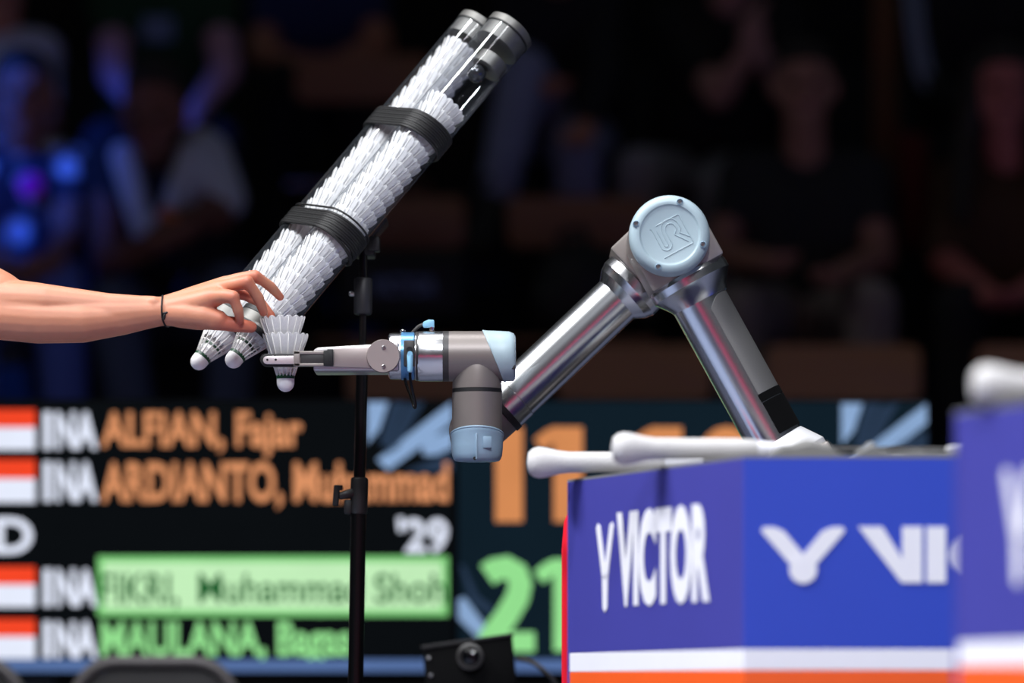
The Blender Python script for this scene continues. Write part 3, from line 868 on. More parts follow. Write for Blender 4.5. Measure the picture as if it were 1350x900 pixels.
rob = thing('industrial_robot', 'silver jointed robot arm with pale blue caps gripping a stack of shuttlecocks', 'robot', (tc_.x, 5.738, tz))
EL = P(880, 318)
Yd = V((0, 1, 0))


def k(px):
    return px * MM


u1 = V((0.483, 0, -0.875)).normalized()          # upper arm: elbow -> shoulder
n1 = V((0.875, 0, 0.483)).normalized()
u2 = V((-0.726, 0, -0.687)).normalized()         # forearm: elbow -> wrist
n2 = V((0.687, 0, -0.726)).normalized()
SH = EL + u1 * k(384)
# base + shoulder
bx, by = SH.x, SH.y + 0.138
obj('base', lathe((bx, by, tz), (0, 0, 1), [(0.075, 0.0004), (0.075, 0.012), (0.064, 0.02), (0.062, 0.07), (0.06, 0.085)], 40), M_housing, rob)
obj('shoulder_turret', lathe((bx, by, tz + 0.085), (0, 0, 1), [(0.062, 0), (0.062, 0.12), (0.055, 0.135), (0.03, 0.142)], 40), M_grey, rob)
obj('shoulder_link', cyl((bx, by - 0.01, SH.z), (bx, SH.y + 0.05, SH.z), 0.058, None, 40, 0.003), M_grey, rob)


def housing(o, u, n, r, L, y0, y1):
    pts = []
    for i in range(25):
        t = math.pi / 2 + math.pi * i / 24
        pts.append(o + u * (r * math.cos(t)) + n * (r * math.sin(t)) + Yd * y0)
    pts += [o + u * L - n * r + Yd * y0, o + u * L + n * r + Yd * y0]
    return prism(pts, Yd * (y1 - y0))


obj('shoulder_housing', housing(SH, -u1, n1, k(53), k(52), -0.058, 0.058), M_housing, rob, bevel=0.004)
obj('shoulder_cap', lathe(SH + Yd * -0.058, -Yd, [(k(52), 0), (k(53), 0.003), (k(53), 0.018), (k(50), 0.026), (k(42), 0.030), (0.001, 0.030)], 56), M_cap, rob)
obj('shoulder_flange', lathe(EL, u1, [(k(36), k(298)), (k(39), k(302)), (k(53), k(322)), (k(55), k(325)), (k(55), k(333))], 56), mat('flange_lit_white', (226, 226, 228), 0.45, 0.2, rvar=0.05), rob, angle=14)  # overhead glare on the metal flange is put into its white colour
ut = obj('upper_arm_tube', lathe(EL - n1 * k(2), u1, [(k(37.5), k(78)), (k(37.5), k(310))], 64), M_tube, rob)


def patch(o, u, n, r, a0, a1, h0, h1, th, seg=20, round_top=0):
    """curved sticker on the tube: angles from the camera side (-Y) toward +n"""
    vv, ff = [], []
    for s in (0, th):
        for i in range(seg + 1):
            a = math.radians(a0 + (a1 - a0) * i / seg)
            dr = -Yd * math.cos(a) + n * math.sin(a)
            cut = round_top * (1 - math.sin(min(1, (i / seg) * 3.0) * math.pi / 2)) if round_top else 0
            vv.append(o + u * (h0 + cut) + dr * (r + s)); vv.append(o + u * h1 + dr * (r + s))
    m = 2 * (seg + 1)
    for i in range(seg):
        a = 2 * i
        ff += [(a, a + 2, a + 3, a + 1), (m + a, m + a + 1, m + a + 3, m + a + 2), (a, m + a, m + a + 2, a + 2), (a + 1, a + 3, m + a + 3, m + a + 1)]
    ff += [(0, 1, m + 1, m), (2 * seg, m + 2 * seg, m + 2 * seg + 1, 2 * seg + 1)]
    return vv, ff


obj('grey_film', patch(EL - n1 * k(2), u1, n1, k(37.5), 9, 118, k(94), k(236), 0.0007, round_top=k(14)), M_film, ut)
obj('black_tape', patch(EL - n1 * k(2), u1, n1, k(37.6), 7, 120, k(236.5), k(247), 0.0016), M_tape, ut)
obj('black_tape', patch(EL - n1 * k(2), u1, n1, k(37.6), 8, 120, k(248.2), k(294), 0.0016), M_tape, ut)
obj('upper_arm_flange', lathe(EL, u1, [(k(54), k(52)), (k(55.5), k(57)), (k(55.5), k(67)), (k(53.5), k(69)), (k(42), k(84)), (k(38.5), k(92)), (k(36), k(93))], 64), M_alu, rob, angle=14)
eh = obj('elbow_housing', housing(EL, u1, n1, k(53), k(53), -0.052, 0.056), M_housing, rob, bevel=0.004)
cy = -0.053
ec = obj('elbow_cap', lathe(EL + Yd * cy, -Yd, [(k(51), 0), (k(52.5), 0.002), (k(52.8), 0.010), (k(52.5), 0.018), (k(50.5), 0.025), (k(47), 0.029), (k(42), 0.0305), (k(39.5), 0.0300), (k(38), 0.0280), (k(36.5), 0.0275), (0.0005, 0.0275)], 80), M_cap, rob)
for px, py in ((893, 275.5), (836, 304), (923, 331), (865, 360)):
    p = P(px, py); q = EL + (V((p.x, EL.y, p.z)) - EL) + Yd * (cy - 0.0265)
    obj('screw_recess', lathe(q, -Yd, [(k(4.4), 0), (k(4.4), 0.0048), (k(3.6), 0.0052), (k(3.4), 0.0032), (0.0004, 0.0032)], 20), M_capblue, ec)
    obj('screw', lathe(q, -Yd, [(k(2.9), 0.002), (k(2.9), 0.0042), (k(2.2), 0.0050), (k(1.1), 0.0050), (k(0.9), 0.0038), (0.0003, 0.0038)], 12), M_screw, ec)
# embossed emblem: open square with U and R strokes, turned 28 degrees
ang = math.radians(28); ea = V((math.cos(ang), 0, math.sin(ang))); eb = V((-math.sin(ang), 0, math.cos(ang)))
eo = EL + V((k(1.0), 0, k(-1.0))) + Yd * (cy - 0.0277)


def el(pts, n=6):
    return [eo + ea * k(x) + eb * k(y) for x, y in pts]


def arc(cx, cy_, r, a0, a1, n=10):
    return [(cx + r * math.cos(math.radians(a0 + (a1 - a0) * i / n)), cy_ + r * math.sin(math.radians(a0 + (a1 - a0) * i / n))) for i in range(n + 1)]


em = gadd(tube(el([(-11, 20)] + [(20.5, 20), (22, 18.5), (22, -20)] + [(21, -22), (-21, -22)]), k(0.65), 6),
          tube(el([(-20, 19), (-19, 20)] + [(-22, 17), (-17, 19)][:0] + [(-18, 18), (-18, -8)] + arc(-10.5, -8, 7.5, 180, 360) + [(-3, -8), (-3, 8)] + arc(4, 8, 7, 180, 0) + [(11, 4), (5, -1), (17, -17)]), k(0.65), 6),
          tube(el([(-13, 14), (-13, -8)] + arc(-10.5, -8, 2.5, 180, 360, 5) + [(-8, 9)] + arc(4, 9, 12, 180, 0) + [(16, 3), (12, -2), (22, -13)]), k(0.65), 6))
obj('emblem', em, M_cap, ec)

# forearm (behind the upper arm)
fy = 0.118
E2 = EL + Yd * fy
obj('forearm_elbow_housing', housing(E2, u2, n2, k(49), k(56), -0.055, 0.06), M_housing, rob, bevel=0.004)
obj('forearm_rear_cap', lathe(E2 + Yd * 0.06, Yd, [(k(49), 0), (k(50), 0.003), (k(50), 0.016), (k(46), 0.024), (0.001, 0.026)], 48), M_cap, rob)
obj('forearm_flange', lathe(E2 + n2 * k(5), u2, [(k(47), k(55)), (k(48), k(58)), (k(48), k(70)), (k(46.5), k(73)), (k(44), k(80)), (k(36), k(90)), (k(34), k(92))], 64), M_alu, rob, angle=14)
obj('forearm_tube', lathe(E2 + n2 * k(4.5), u2, [(k(34), k(80)), (k(34), k(279)), (k(35), k(280)), (k(35), k(302))], 64), M_tube, rob)
obj('forearm_seal', lathe(E2 + n2 * k(4.5), u2, [(k(34), k(301)), (k(36), k(302)), (k(36), k(310)), (k(34), k(311))], 64), M_black, rob)
W1 = E2 + u2 * k(354) + n2 * k(3)
obj('wrist_one_body', gadd(lathe(E2 + n2 * k(4.5), u2, [(k(33), k(305)), (k(34), k(312)), (k(33), k(350)), (k(20), k(362))], 48), cyl(W1 + Yd * -0.06, W1 + Yd * 0.055, k(34), None, 48, 0.004)), M_grey, rob)
obj('wrist_one_cap', lathe(W1 + Yd * 0.055, Yd, [(k(34), 0), (k(35), 0.003), (k(35), 0.02), (k(30), 0.028), (0.001, 0.03)], 40), M_capblue, rob)

# wrist two (vertical) and wrist three (horizontal)
r2 = k(33)


def cutcyl(o, a, n, r, h0f, h1f, seg=64, crown=None):
    """cylinder along a whose end heights are functions of the offset s=(-1..1) along n"""
    a = V(a).normalized(); n = V(n).normalized(); m = a.cross(n)
    vv, ff = [], []
    rings = []
    hh = [0, 1] if crown is None else [0] + crown
    for lv in hh:
        if crown is None or lv == 0:
            t, rr = (lv, 1.0)
        else:
            t, rr = lv
        for i in range(seg):
            ang_ = 2 * math.pi * i / seg; c, s = math.cos(ang_), math.sin(ang_)
            h = h0f(c) * (1 - t) + h1f(c) * t
            vv.append(V(o) + n * (r * rr * c) + m * (r * rr * s) + a * h)
    nr = len(vv) // seg
    for j in range(nr - 1):
        for i in range(seg):
            i2 = (i + 1) % seg
            ff.append((j * seg + i, j * seg + i2, (j + 1) * seg + i2, (j + 1) * seg + i))
    ff.append(tuple(range(seg))); ff.append(tuple(range((nr - 1) * seg, nr * seg)))
    return vv, ff


X = V((1, 0, 0)); Z = V((0, 0, 1))
wc = P(629, 0).x
ZZ = lambda py: P(0, py).z
wo = V((wc, 5.6, 0))
# seam of the lower cap: high toward the camera, low at the back
obj('wrist_two_body', cutcyl(wo, Z, -Yd, r2, lambda c: ZZ(574 - 9 * c), lambda c: ZZ(518)), M_grey, rob, angle=60)
obj('wrist_two_neck', gadd(lathe(wo + Z * ZZ(513), Z, [(k(32.5), 0), (k(32.5), k(6)), (k(31.5), k(22)), (k(29), k(40)), (k(24), k(52))], 64)), M_grey, rob)
obj('wrist_two_seal', cyl(wo + Z * ZZ(518.5), wo + Z * ZZ(512.5), k(32.9), None, 64), M_black, rob)
wcap = obj('wrist_two_cap', cutcyl(wo, -Z, -Yd, k(34.5), lambda c: -ZZ(573 - 9 * c), lambda c: -ZZ(608), crown=[(0.06, 1.02), (0.12, 1.0), (0.5, 0.985), (0.78, 0.955), (0.92, 0.90), (0.98, 0.84), (1.0, 0.76)]), M_capblue, rob, angle=70)
obj('cap_rim', tube([wo + (-Yd * math.cos(t) + X * math.sin(t)) * k(34.3) + Z * ZZ(573 - 9 * math.cos(t)) for t in [2 * math.pi * i / 64 for i in range(64)]], k(1.5), 8, closed=True), M_capblue, wcap)
obj('cap_rib', box(P(628, 588, -k(34.6)), (k(2), 0.003, k(34))), M_capblue, wcap, bevel=0.0005)
obj('cap_latch', prism([P(637, 575, -k(33.6)), P(648, 575, -k(32)), P(648, 590, -k(31.5)), P(637, 590, -k(33))], V((0, -0.0016, 0))), M_capblue, wcap, bevel=0.0004)
obj('screw_recess', cyl(P(626, 604, -k(29)), P(626, 604, -k(33.5)), k(2.4), None, 12), M_black, wcap)
obj('wrist_link', cyl(P(629, 556, 0.02), P(629, 556, 0.09), k(31), None, 48, 0.003), M_grey, rob)
# wrist three
ho = V((0, 5.6, ZZ(469.5)))
XX = lambda px: P(px, 0).x
obj('wrist_three_body', cutcyl(ho, X, Z, r2, lambda c: XX(592), lambda c: XX(650 - 14 * c)), M_grey, rob, angle=60)
obj('wrist_three_seal', cyl(ho + X * XX(584), ho + X * XX(592), k(33.1), None, 64), M_darkgrey, rob)
w3 = obj('wrist_three_cap', cutcyl(ho, X, Z, k(33.6), lambda c: XX(650 - 14 * c), lambda c: XX(680), crown=[(0.05, 1.025), (0.1, 1.01), (0.5, 0.99), (0.8, 0.97), (0.93, 0.90), (0.985, 0.80), (1.0, 0.68)]), M_cap, rob, angle=70)
obj('cap_rim', tube([ho + (Z * math.cos(t) + Yd * math.sin(t)) * k(33.6) + X * XX(651 - 14 * math.cos(t)) for t in [2 * math.pi * i / 64 for i in range(64)]], k(1.3), 8, closed=True), M_cap, w3)
obj('latch', box(P(677, 484, -k(22)), (k(5), 0.012, k(6))), M_darkgrey, w3, bevel=0.001)
tf = obj('tool_flange', lathe(ho, X, [(k(30), XX(546)), (k(32), XX(548)), (k(32), XX(551)), (k(32.6), XX(552)), (k(33), XX(554)), (k(33), XX(584))], 64), M_alu, rob, angle=14)
obj('flange_groove', cyl(ho + X * XX(548.5), ho + X * XX(551.0), k(32.3), None, 48), M_darkgrey, tf)
# cable plug on top of the flange
obj('socket', lathe(P(569, 438), Z, [(k(4.5), 0), (k(4.5), k(2)), (k(3.6), k(2.5)), (k(4), k(7)), (k(3.4), k(8))], 20), M_nickel, tf)
obj('plug', prism([P(557, 428, -k(4)), P(558, 431.5, -k(4)), P(564, 431.5, -k(4)), P(572.5, 431.5, -k(4)), P(572.5, 421.5, -k(4)), P(565, 421, -k(4)), P(558, 424, -k(4))], V((0, k(8), 0))), M_plug, tf, bevel=0.0012)
obj('cable', tube(spline([P(558, 427.5), P(552, 430), P(546, 436), P(541, 442, 0.004), P(539, 450, 0.03)], 6), k(2.2), 10), M_darkgrey, tf)

# gripper
gb = obj('gripper_base', lathe(ho, X, [(k(27), XX(512)), (k(30), XX(514)), (k(30.5), XX(517)), (k(30.5), XX(529)), (k(29), XX(529.5)), (k(27), XX(547))], 64), M_alu, rob)
obj('mount_ring', lathe(ho, X, [(k(29), XX(528.5)), (k(31.5), XX(529.5)), (k(31.5), XX(546)), (k(29), XX(547))], 64), M_ringblue, gb)
obj('ring_knob', lathe(P(531, 441), Z, [(k(3), 0), (k(3), k(3)), (k(4), k(3.5)), (k(4), k(5.5)), (k(3), k(6.5))], 20), M_alu, gb)
obj('connector_block', box(P(539.5, 466, -k(30)), (k(14), k(14), k(34))), M_darkgrey, gb, bevel=0.0018)
obj('connector_port', cyl(P(540, 461, -k(36)), P(540, 461, -k(39)), k(4.2), None, 20), M_black, gb)
obj('connector_plug', gadd(capsule(P(540.5, 468, -k(40)), P(540.5, 488, -k(40)), k(4), k(3.6), 16), cyl(P(540.5, 466, -k(36)), P(540.5, 466, -k(44)), k(3.4), None, 16)), M_plug, gb)
obj('cable', tube(spline([P(540.5, 488, -k(40)), P(541, 500, -k(40)), P(544, 516, -k(38)), P(547.5, 532, -k(33)), P(546.5, 537, -k(26)), P(542, 524, -k(20)), P(536, 508, -k(14)), P(533, 496, -k(8))], 6), k(2.0), 10), M_blackgloss, gb)
gbody = obj('gripper_body', prism([P(488, 453.5, -0.038), P(526, 451, -0.038), P(526, 488.5, -0.038), P(413, 489, -0.038), P(413, 461, -0.038), P(419, 457.5, -0.038)], V((0, 0.076, 0))), mat('gripper_case', (196, 192, 192), 0.38, 0.8, rvar=0.04), rob, bevel=0.003)
sidec = mat('gripper_plate_shadow', (120, 116, 116), 0.45, 0.6, rvar=0.03)
for sgn in (-1, 1):
    y0 = sgn * 0.039
    obj('side_plate', prism([P(440, 460, y0), P(500, 458, y0), P(500, 486, y0), P(440, 484, y0)], V((0, sgn * 0.007, 0))), M_gripper, gbody, bevel=0.0012)
    obj('pivot_cover', lathe(P(505.5, 470, y0), V((0, sgn, 0)), [(k(21.5), 0), (k(21.8), 0.001), (k(21.8), 0.010), (k(21), 0.0115), (0.0005, 0.0115)], 56), M_gripper, gbody)
    for py in (458, 483):
        obj('screw', lathe(P(506, py, y0 + sgn * 0.0112), V((0, sgn, 0)), [(k(2.7), 0), (k(2.7), 0.0016), (k(2.2), 0.002), (k(1.1), 0.002), (k(1), 0.001), (0.0003, 0.001)], 14), M_screw, gbody)
    ey = sgn * 0.036
    obj('knuckle', prism([P(427, 463, ey), P(432, 462.5, ey), P(432, 461, ey), P(439.5, 461, ey), P(439.5, 483, ey), P(427, 483, ey)], V((0, sgn * 0.013, 0))), M_black, gbody, bevel=0.001)
    ex = obj('finger_arm', gadd(box(P(411.5, 465, ey + sgn * 0.005), (k(48), 0.010, k(4))), box(P(408, 481, ey + sgn * 0.005), (k(41), 0.010, k(3.6))), box(P(391.5, 473, ey + sgn * 0.005), (k(8), 0.010, k(20))), box(P(414, 473, ey + sgn * 0.003), (k(40), 0.004, k(18)))), M_housing, gbody, bevel=0.0006)
    obj('finger_inset', box(P(412, 473, ey + sgn * 0.0065), (k(31), 0.004, k(12))), M_darkgrey, gbody, bevel=0.0005)
    # finger plate with rounded end
    pl_ = [P(393, 469, ey), P(393, 480, ey)] + [P(352.5 - 5.5 * math.cos(t), 474.8 + 5.3 * math.sin(t), ey) for t in [math.pi / 2 - math.pi * i / 12 for i in range(13)]]
    obj('finger_plate', prism(pl_, V((0, sgn * 0.004, 0))), M_pinkalu, gbody, bevel=0.0006)
    for px in (352.5, 363.5):
        obj('hole', cyl(P(px, 474, ey + sgn * 0.003), P(px, 474, ey + sgn * 0.0043), k(1.5), None, 12), M_black, gbody)
    pad = [P(397, 466, ey), P(397, 483, ey)] + [P(352 - 9 * math.cos(t), 474.5 + 8.5 * math.sin(t), ey) for t in [math.pi / 2 - math.pi * i / 12 for i in range(13)]]
    obj('rubber_pad', prism(pad, V((0, -sgn * 0.0105, 0))), M_black, gbody, bevel=0.002)

# ------------------------------------------------------------------ shuttlecocks
FE0, FE1 = V((0.0105, 0, 0.021)), V((0.0328, 0, 0.0845))
fd_ = (FE1 - FE0).normalized(); fL = (FE1 - FE0).length
fn = V((fd_.z, 0, -fd_.x))                       # outward normal
ft = V((0, 1, 0))
tw = math.radians(9)
fs = ft * math.cos(tw) + fn * math.sin(tw); fo = fn * math.cos(tw) - ft * math.sin(tw)
rows = [(0.45, 0.0016), (0.51, 0.0046), (0.58, 0.0062), (0.72, 0.0074), (0.84, 0.0080), (0.915, 0.0074), (0.955, 0.0058), (0.985, 0.0034), (1.0, 0.0008)]
fv, ff_ = [], []
for t, w in rows:
    c = FE0 + fd_ * fL * t
    for s in (-1, -0.5, 0, 0.5, 1):
        fv.append(c + fs * w * s + fo * (0.0009 - 0.0012 * s * s))
for i in range(len(rows) - 1):
    for j in range(4):
        a = i * 5 + j; ff_.append((a, a + 1, a + 6, a + 5))
vane = (fv, ff_)
quill = tube([FE0, FE0.lerp(FE1, 0.5), FE0.lerp(FE1, 0.97)], [0.0011, 0.0009, 0.0004], 6)
feather_me = mesh_of('feather', vane); feather_me.materials.append(M_feather); feather_me.materials.append(M_quill)
bmq = bmesh.new(); bmq.from_mesh(feather_me)
qv = [bmq.verts.new(v + fo * 0.0012) for v in quill[0]]
for f in quill[1]:
    nf = bmq.faces.new([qv[i] for i in f]); nf.material_index = 1; nf.smooth = True
bmq.to_mesh(feather_me); bmq.free()
cork_me = mesh_of('cork', lathe((0, 0, 0), (0, 0, 1), [(0.0006, 0.0)] + [(0.0129 * math.sin(t), 0.0135 - 0.0135 * math.cos(t)) for t in [math.pi / 2 * i / 8 for i in range(1, 9)]] + [(0.0129, 0.022), (0.0126, 0.0245), (0.009, 0.0255)], 28)); cork_me.materials.append(M_cork)
band_me = mesh_of('tape_band', lathe((0, 0, 0), (0, 0, 1), [(0.0128, 0.0192), (0.01345, 0.0195), (0.01345, 0.0242), (0.0128, 0.0246)], 28, closed=False)); band_me.materials.append(M_green)
thr = []
for t in (0.20, 0.36):
    p = FE0.lerp(FE1, t)
    thr.append(tube([(p.x * 1.03 * math.cos(a), p.x * 1.03 * math.sin(a), p.z) for a in [2 * math.pi * i / 32 for i in range(32)]], 0.0007, 5, closed=True))
thread_me = mesh_of('thread_ring', gadd(*thr)); thread_me.materials.append(M_quill)


def shuttle(tip, axis, label, group, roll=0.0, tape=None):
    r = bpy.data.objects.new('shuttlecock', None); COL.objects.link(r); r.empty_display_size = 0.02
    tag(r, label, 'shuttlecock', group)
    q = V(axis).to_track_quat('Z', 'Y'); r.rotation_mode = 'QUATERNION'
    r.rotation_quaternion = q @ Matrix.Rotation(roll, 4, 'Z').to_quaternion()
    r.location = tip
    for nm, me in (('cork', cork_me), ('tape_band', band_me), ('thread_ring', thread_me)):
        o = bpy.data.objects.new(nm, me); COL.objects.link(o); o.parent = r
    for i in range(16):
        o = bpy.data.objects.new('feather', feather_me); COL.objects.link(o); o.parent = r
        o.rotation_euler = (0, 0, 2 * math.pi * i / 16)
    return r


shuttle(P(376.5, 516.5), Z, 'white feather shuttlecock held upright in the robot gripper, cork showing below', 'shuttlecocks in the gripper', 0.2)
shuttle(P(373.8, 494.0), (-0.02, 0, 1), 'white feather shuttlecock nested on top of the gripped one', 'shuttlecocks in the gripper', 0.35)

# ------------------------------------------------------------------ magazine tubes
nv = (0.765, 0.644); uv_ = (0.644, -0.765)


def nu(n, u, d):
    return W(n * nv[0] + u * uv_[0], n * nv[1] + u * uv_[1], d)


TB = nu(541, -124, 5.672); TT = nu(541, 405, 5.672 + 0.172)
ax = (TT - TB).normalized(); TL = (TT - TB).length
ray = (TB.lerp(TT, 0.5) - V((0, 0, CZ))).normalized()
tn = ax.cross(ray).normalized()
if tn.x < 0:
    tn = -tn
tb = tn.cross(ax).normalized()
if tb.y < 0:
    tb = -tb
RT = 0.0372
off2 = -tn * 0.0375 + tb * 0.0698
mag = []
for i, (o, lab) in enumerate(((TB, 'clear plastic shuttlecock tube in front, with metal end cap'), (TB + off2, 'clear plastic shuttlecock tube behind and left of the front one'))):
    r = thing('shuttle_tube', lab, 'tube', o, 'shuttlecock magazine tubes'); mag.append(r)
    obj('tube_wall', lathe(o, ax, [(RT, 0.0), (RT, TL - 0.012)], 72, closed=False), M_clear, r)
    cp = obj('end_cap', lathe(o, ax, [(RT - 0.003, TL - 0.040), (RT - 0.0012, TL - 0.039), (RT - 0.0012, TL - 0.013), (RT + 0.0008, TL - 0.012), (RT + 0.0008, TL - 0.001), (RT - 0.002, TL + 0.001), (RT - 0.004, TL + 0.0015)], 64), M_steelcap, r)
    obj('seal_line', lathe(o, ax, [(RT + 0.0002, TL - 0.0145), (RT + 0.001, TL - 0.0142), (RT + 0.001, TL - 0.0122), (RT + 0.0002, TL - 0.012)], 64, closed=False), M_black, cp)
    obj('mouth_ring', lathe(o, ax, [(RT + 0.0004, -0.004), (RT + 0.0022, -0.0035), (RT + 0.0022, 0.005), (RT + 0.0004, 0.0055)], 64, closed=False), M_black, r)
    obj('mouth_band', lathe(o, ax, [(RT + 0.0004, 0.005), (RT + 0.0014, 0.0055), (RT + 0.0014, 0.022), (RT + 0.0004, 0.0225)], 64, closed=False), M_steelcap, r)
    obj('mouth_ring', lathe(o, ax, [(RT + 0.0004, 0.022), (RT + 0.0022, 0.0225), (RT + 0.0022, 0.031), (RT + 0.0004, 0.0315)], 64, closed=False), M_black, r)
# weight inside the front tube: a small cylindrical plunger with a ball below it
pg = thing('plunger', 'grey metal plunger with ball end inside the top of the front tube', 'plunger', TB + ax * (TL - 0.1))
pc = TB + ax * (TL - 0.078) + tn * 0.0095 + tb * 0.002
obj('disc', lathe(pc, ax, [(0.0235, 0.0), (0.025, 0.001), (0.025, 0.021), (0.0235, 0.022)], 40), M_steelcap, pg)
obj('ball', capsule(pc - ax * 0.014 - tn * 0.007, pc - ax * 0.012 - tn * 0.007, 0.014, 0.014, 24, 8), mat('smoky_ball', (70, 72, 76), 0.15, 0.6, rvar=0.05), pg)
SP = 0.0215
c2 = TB + off2
s0 = -0.060
NF, NR = 22, 28
for i in range(NF):
    if i == 0:
        lab = 'white feather shuttlecock poking cork first out of the front tube'
    elif i == NF - 1:
        lab = 'topmost white shuttlecock with full open skirt in the front tube'
    else:
        lab = ORD[i] + ' white shuttlecock from the lower mouth in the front tube'
    shuttle(TB + ax * (s0 + SP * i) - tn * (0.0016 if i else 0.0), ax + V((random.uniform(-.01, .01), 0, random.uniform(-.01, .01))) * (1 if i else 0), lab, 'shuttlecocks in the front tube', random.uniform(0, 0.39))
for i in range(NR):
    if i == 0:
        lab = 'white feather shuttlecock poking cork first out of the rear tube, leftmost cork'
    elif i == NR - 1:
        lab = 'topmost white shuttlecock just under the rear tube cap'
    else:
        lab = ORD[i] + ' white shuttlecock from the lower mouth in the rear tube'
    shuttle(c2 + ax * (s0 - 0.016 + SP * i) + tn * (0.002 if i else 0.0), ax + V((random.uniform(-.01, .01), 0, random.uniform(-.01, .01))) * (1 if i else 0), lab, 'shuttlecocks in the rear tube', random.uniform(0, 0.39))


def stadium(h, r, tilt, wob=0.0):
    """closed loop around both tubes at height h, tilted along tn"""
    pts = []
    d = off2.normalized(); s = d.cross(ax).normalized()
    L = off2.length
    for i in range(25):
        t = -math.pi / 2 + math.pi * i / 24
        pts.append(TB + ax * h - d * r * math.cos(t) + s * r * math.sin(t))
    for i in range(25):
        t = math.pi / 2 - math.pi * i / 24
        pts.append(TB + ax * h + d * (L + r * math.cos(t)) + s * r * math.sin(t))
    return [p + ax * (tilt * (p - TB).dot(tn)) for p in pts]


def hpx(u):
    return TL * (u + 124) / 529.0


for lab, h0, n, single in (('upper black ribbed elastic band around both tubes', hpx(206), 9, None), ('lower black ribbed elastic band around both tubes', hpx(34), 8, True)):
    r = thing('elastic_band', lab, 'band', TB + ax * h0, 'elastic bands on the tubes')
    for i in range(n):
        obj('strand', tube(stadium(h0 + i * 0.0039, RT + 0.0028 + 0.0004 * (i % 2), 0.05), 0.0023, 8, closed=True), M_band, r)
    if single:
        obj('strand', tube(stadium(h0 + n * 0.0039 + 0.004, RT + 0.0026, 0.03), 0.0016, 8, closed=True), M_band, r)
        obj('strand', tube(stadium(h0 - 0.0045, RT + 0.0032, -0.06), 0.0026, 8, closed=True), M_band, r)

# ------------------------------------------------------------------ stand
sd_ = 5.79
st = thing('tripod_stand', 'black telescopic stand holding the shuttlecock tubes', 'stand', W(458, 1560, sd_))


def SP_(px, py):
    return W(px, py, sd_)


def pole(name, p0, p1, rpx, m=M_blackgloss, par=None, bev=0.0, rp2=None):
    return obj(name, cyl(SP_(*p0), SP_(*p1), rpx * sd_ / F, None if rp2 is None else rp2 * sd_ / F, 32, bev), m, par or st)


obj('clamp_block', gadd(box(SP_(481, 322) + V((0, 0.024, 0)), (0.030, 0.06, 0.034))), M_black, st, bevel=0.003)
obj('clamp_jaw', box(SP_(492, 302) + V((0, 0.022, 0)), (0.018, 0.07, 0.05), (0.765, 0, -0.644), (0.644, 0, 0.765)), M_black, st, bevel=0.003)
obj('clamp_bar', box(SP_(493, 322), (0.018, 0.03, 0.022)), M_black, st, bevel=0.002)
pole('neck', (478.5, 328), (479, 372), 5.8)
pole('sleeve', (479, 366), (478.5, 415), 12.2, mat('matte_black_sleeve', (34, 34, 37), 0.5, var=0.1), bev=0.004)
obj('lock_screw', capsule(SP_(467, 388), SP_(463, 387), 0.003, 0.0042, 12), M_screw, st)
pole('inner_rod', (478.5, 414), (477, 500), 5.0, mat('dark_chrome_rod', (60, 58, 58), 0.2, 0.9, rvar=0.05))
pole('middle_pole', (477.3, 492), (474, 640), 7.8)
co = pole('collar', (474.2, 629), (472.6, 678), 11.8, mat('matte_black_collar', (30, 29, 29), 0.45, var=0.1), bev=0.004)
pole('lower_pole', (472.6, 676), (460, 1420), 10.2)
obj('knob_stem', cyl(SP_(466, 650) + V((0, -0.004, 0)), SP_(447, 654) + V((0, -0.008, 0)), 0.0078, 0.0055, 20, 0.001), MATS['matte_black_collar'], co)
obj('knob_wing', gadd(box(SP_(443.5, 653) + V((0, -0.008, 0)), (0.009, 0.012, 0.031), (1, 0, 0), (0.08, 0, 1)), box(SP_(447, 643) + V((0, -0.008, 0)), (0.012, 0.011, 0.008))), M_black, co, bevel=0.002)
obj('collar_lug', box(SP_(459, 668), (0.012, 0.02, 0.022)), M_black, co, bevel=0.003)
ft_ = SP_(460, 1420)
for kx in range(3):
    a = math.radians(90 + 120 * kx)
    obj('leg', tube([ft_ + V((0, 0, 0.1)), V((ft_.x + 0.42 * math.cos(a), ft_.y + 0.42 * math.sin(a), 0.012))], 0.011, 10), M_blackgloss, st)
obj('leg_hub', cyl(ft_ + V((0, 0, 0.06)), ft_ + V((0, 0, 0.14)), 0.02, None, 24, 0.003), M_black, st)

# ------------------------------------------------------------------ small black camera box at the bottom
bd = 6.35
cb = thing('camera_housing', 'small black box with a lens in front of the scoreboard', 'camera', (W(620, 900, bd).x, bd, 0))


def B(px, py, o=0.0):
    return W(px, py, bd) + V((0, o, 0))


obj('body', prism([B(557, 853), B(675, 836), B(690, 985), B(570, 1000)], V((0, 0.10, 0))), mat('matte_black_case', (4, 4, 5), 0.8, spec=0.1, var=0.1), cb, bevel=0.003)
obj('rim', prism([B(555, 851, -0.003), B(676, 834, -0.003), B(677, 838, -0.003), B(556, 856, -0.003)], V((0, 0.11, 0))), M_black, cb, bevel=0.001)
ln = obj('lens', lathe(B(621, 866, 0.004), (-0.15, -1, 0.05), [(0.020, 0), (0.022, 0.006), (0.022, 0.014), (0.018, 0.016), (0.016, 0.010), (0.008, 0.012), (0.001, 0.013)], 32), M_darkgrey, cb)
obj('lens_glass', lathe(B(621, 866, -0.006), (-0.15, -1, 0.05), [(0.0155, 0.001), (0.011, 0.004), (0.001, 0.0055)], 28), mat('dark_lens', (6, 7, 10), 0.08, var=0.1), ln)
for px, py in ((565, 867), (568, 890)):
    obj('screw', lathe(B(px, py), -Yd, [(0.003, 0), (0.003, 0.002), (0.001, 0.0026)], 12), M_screw, cb)
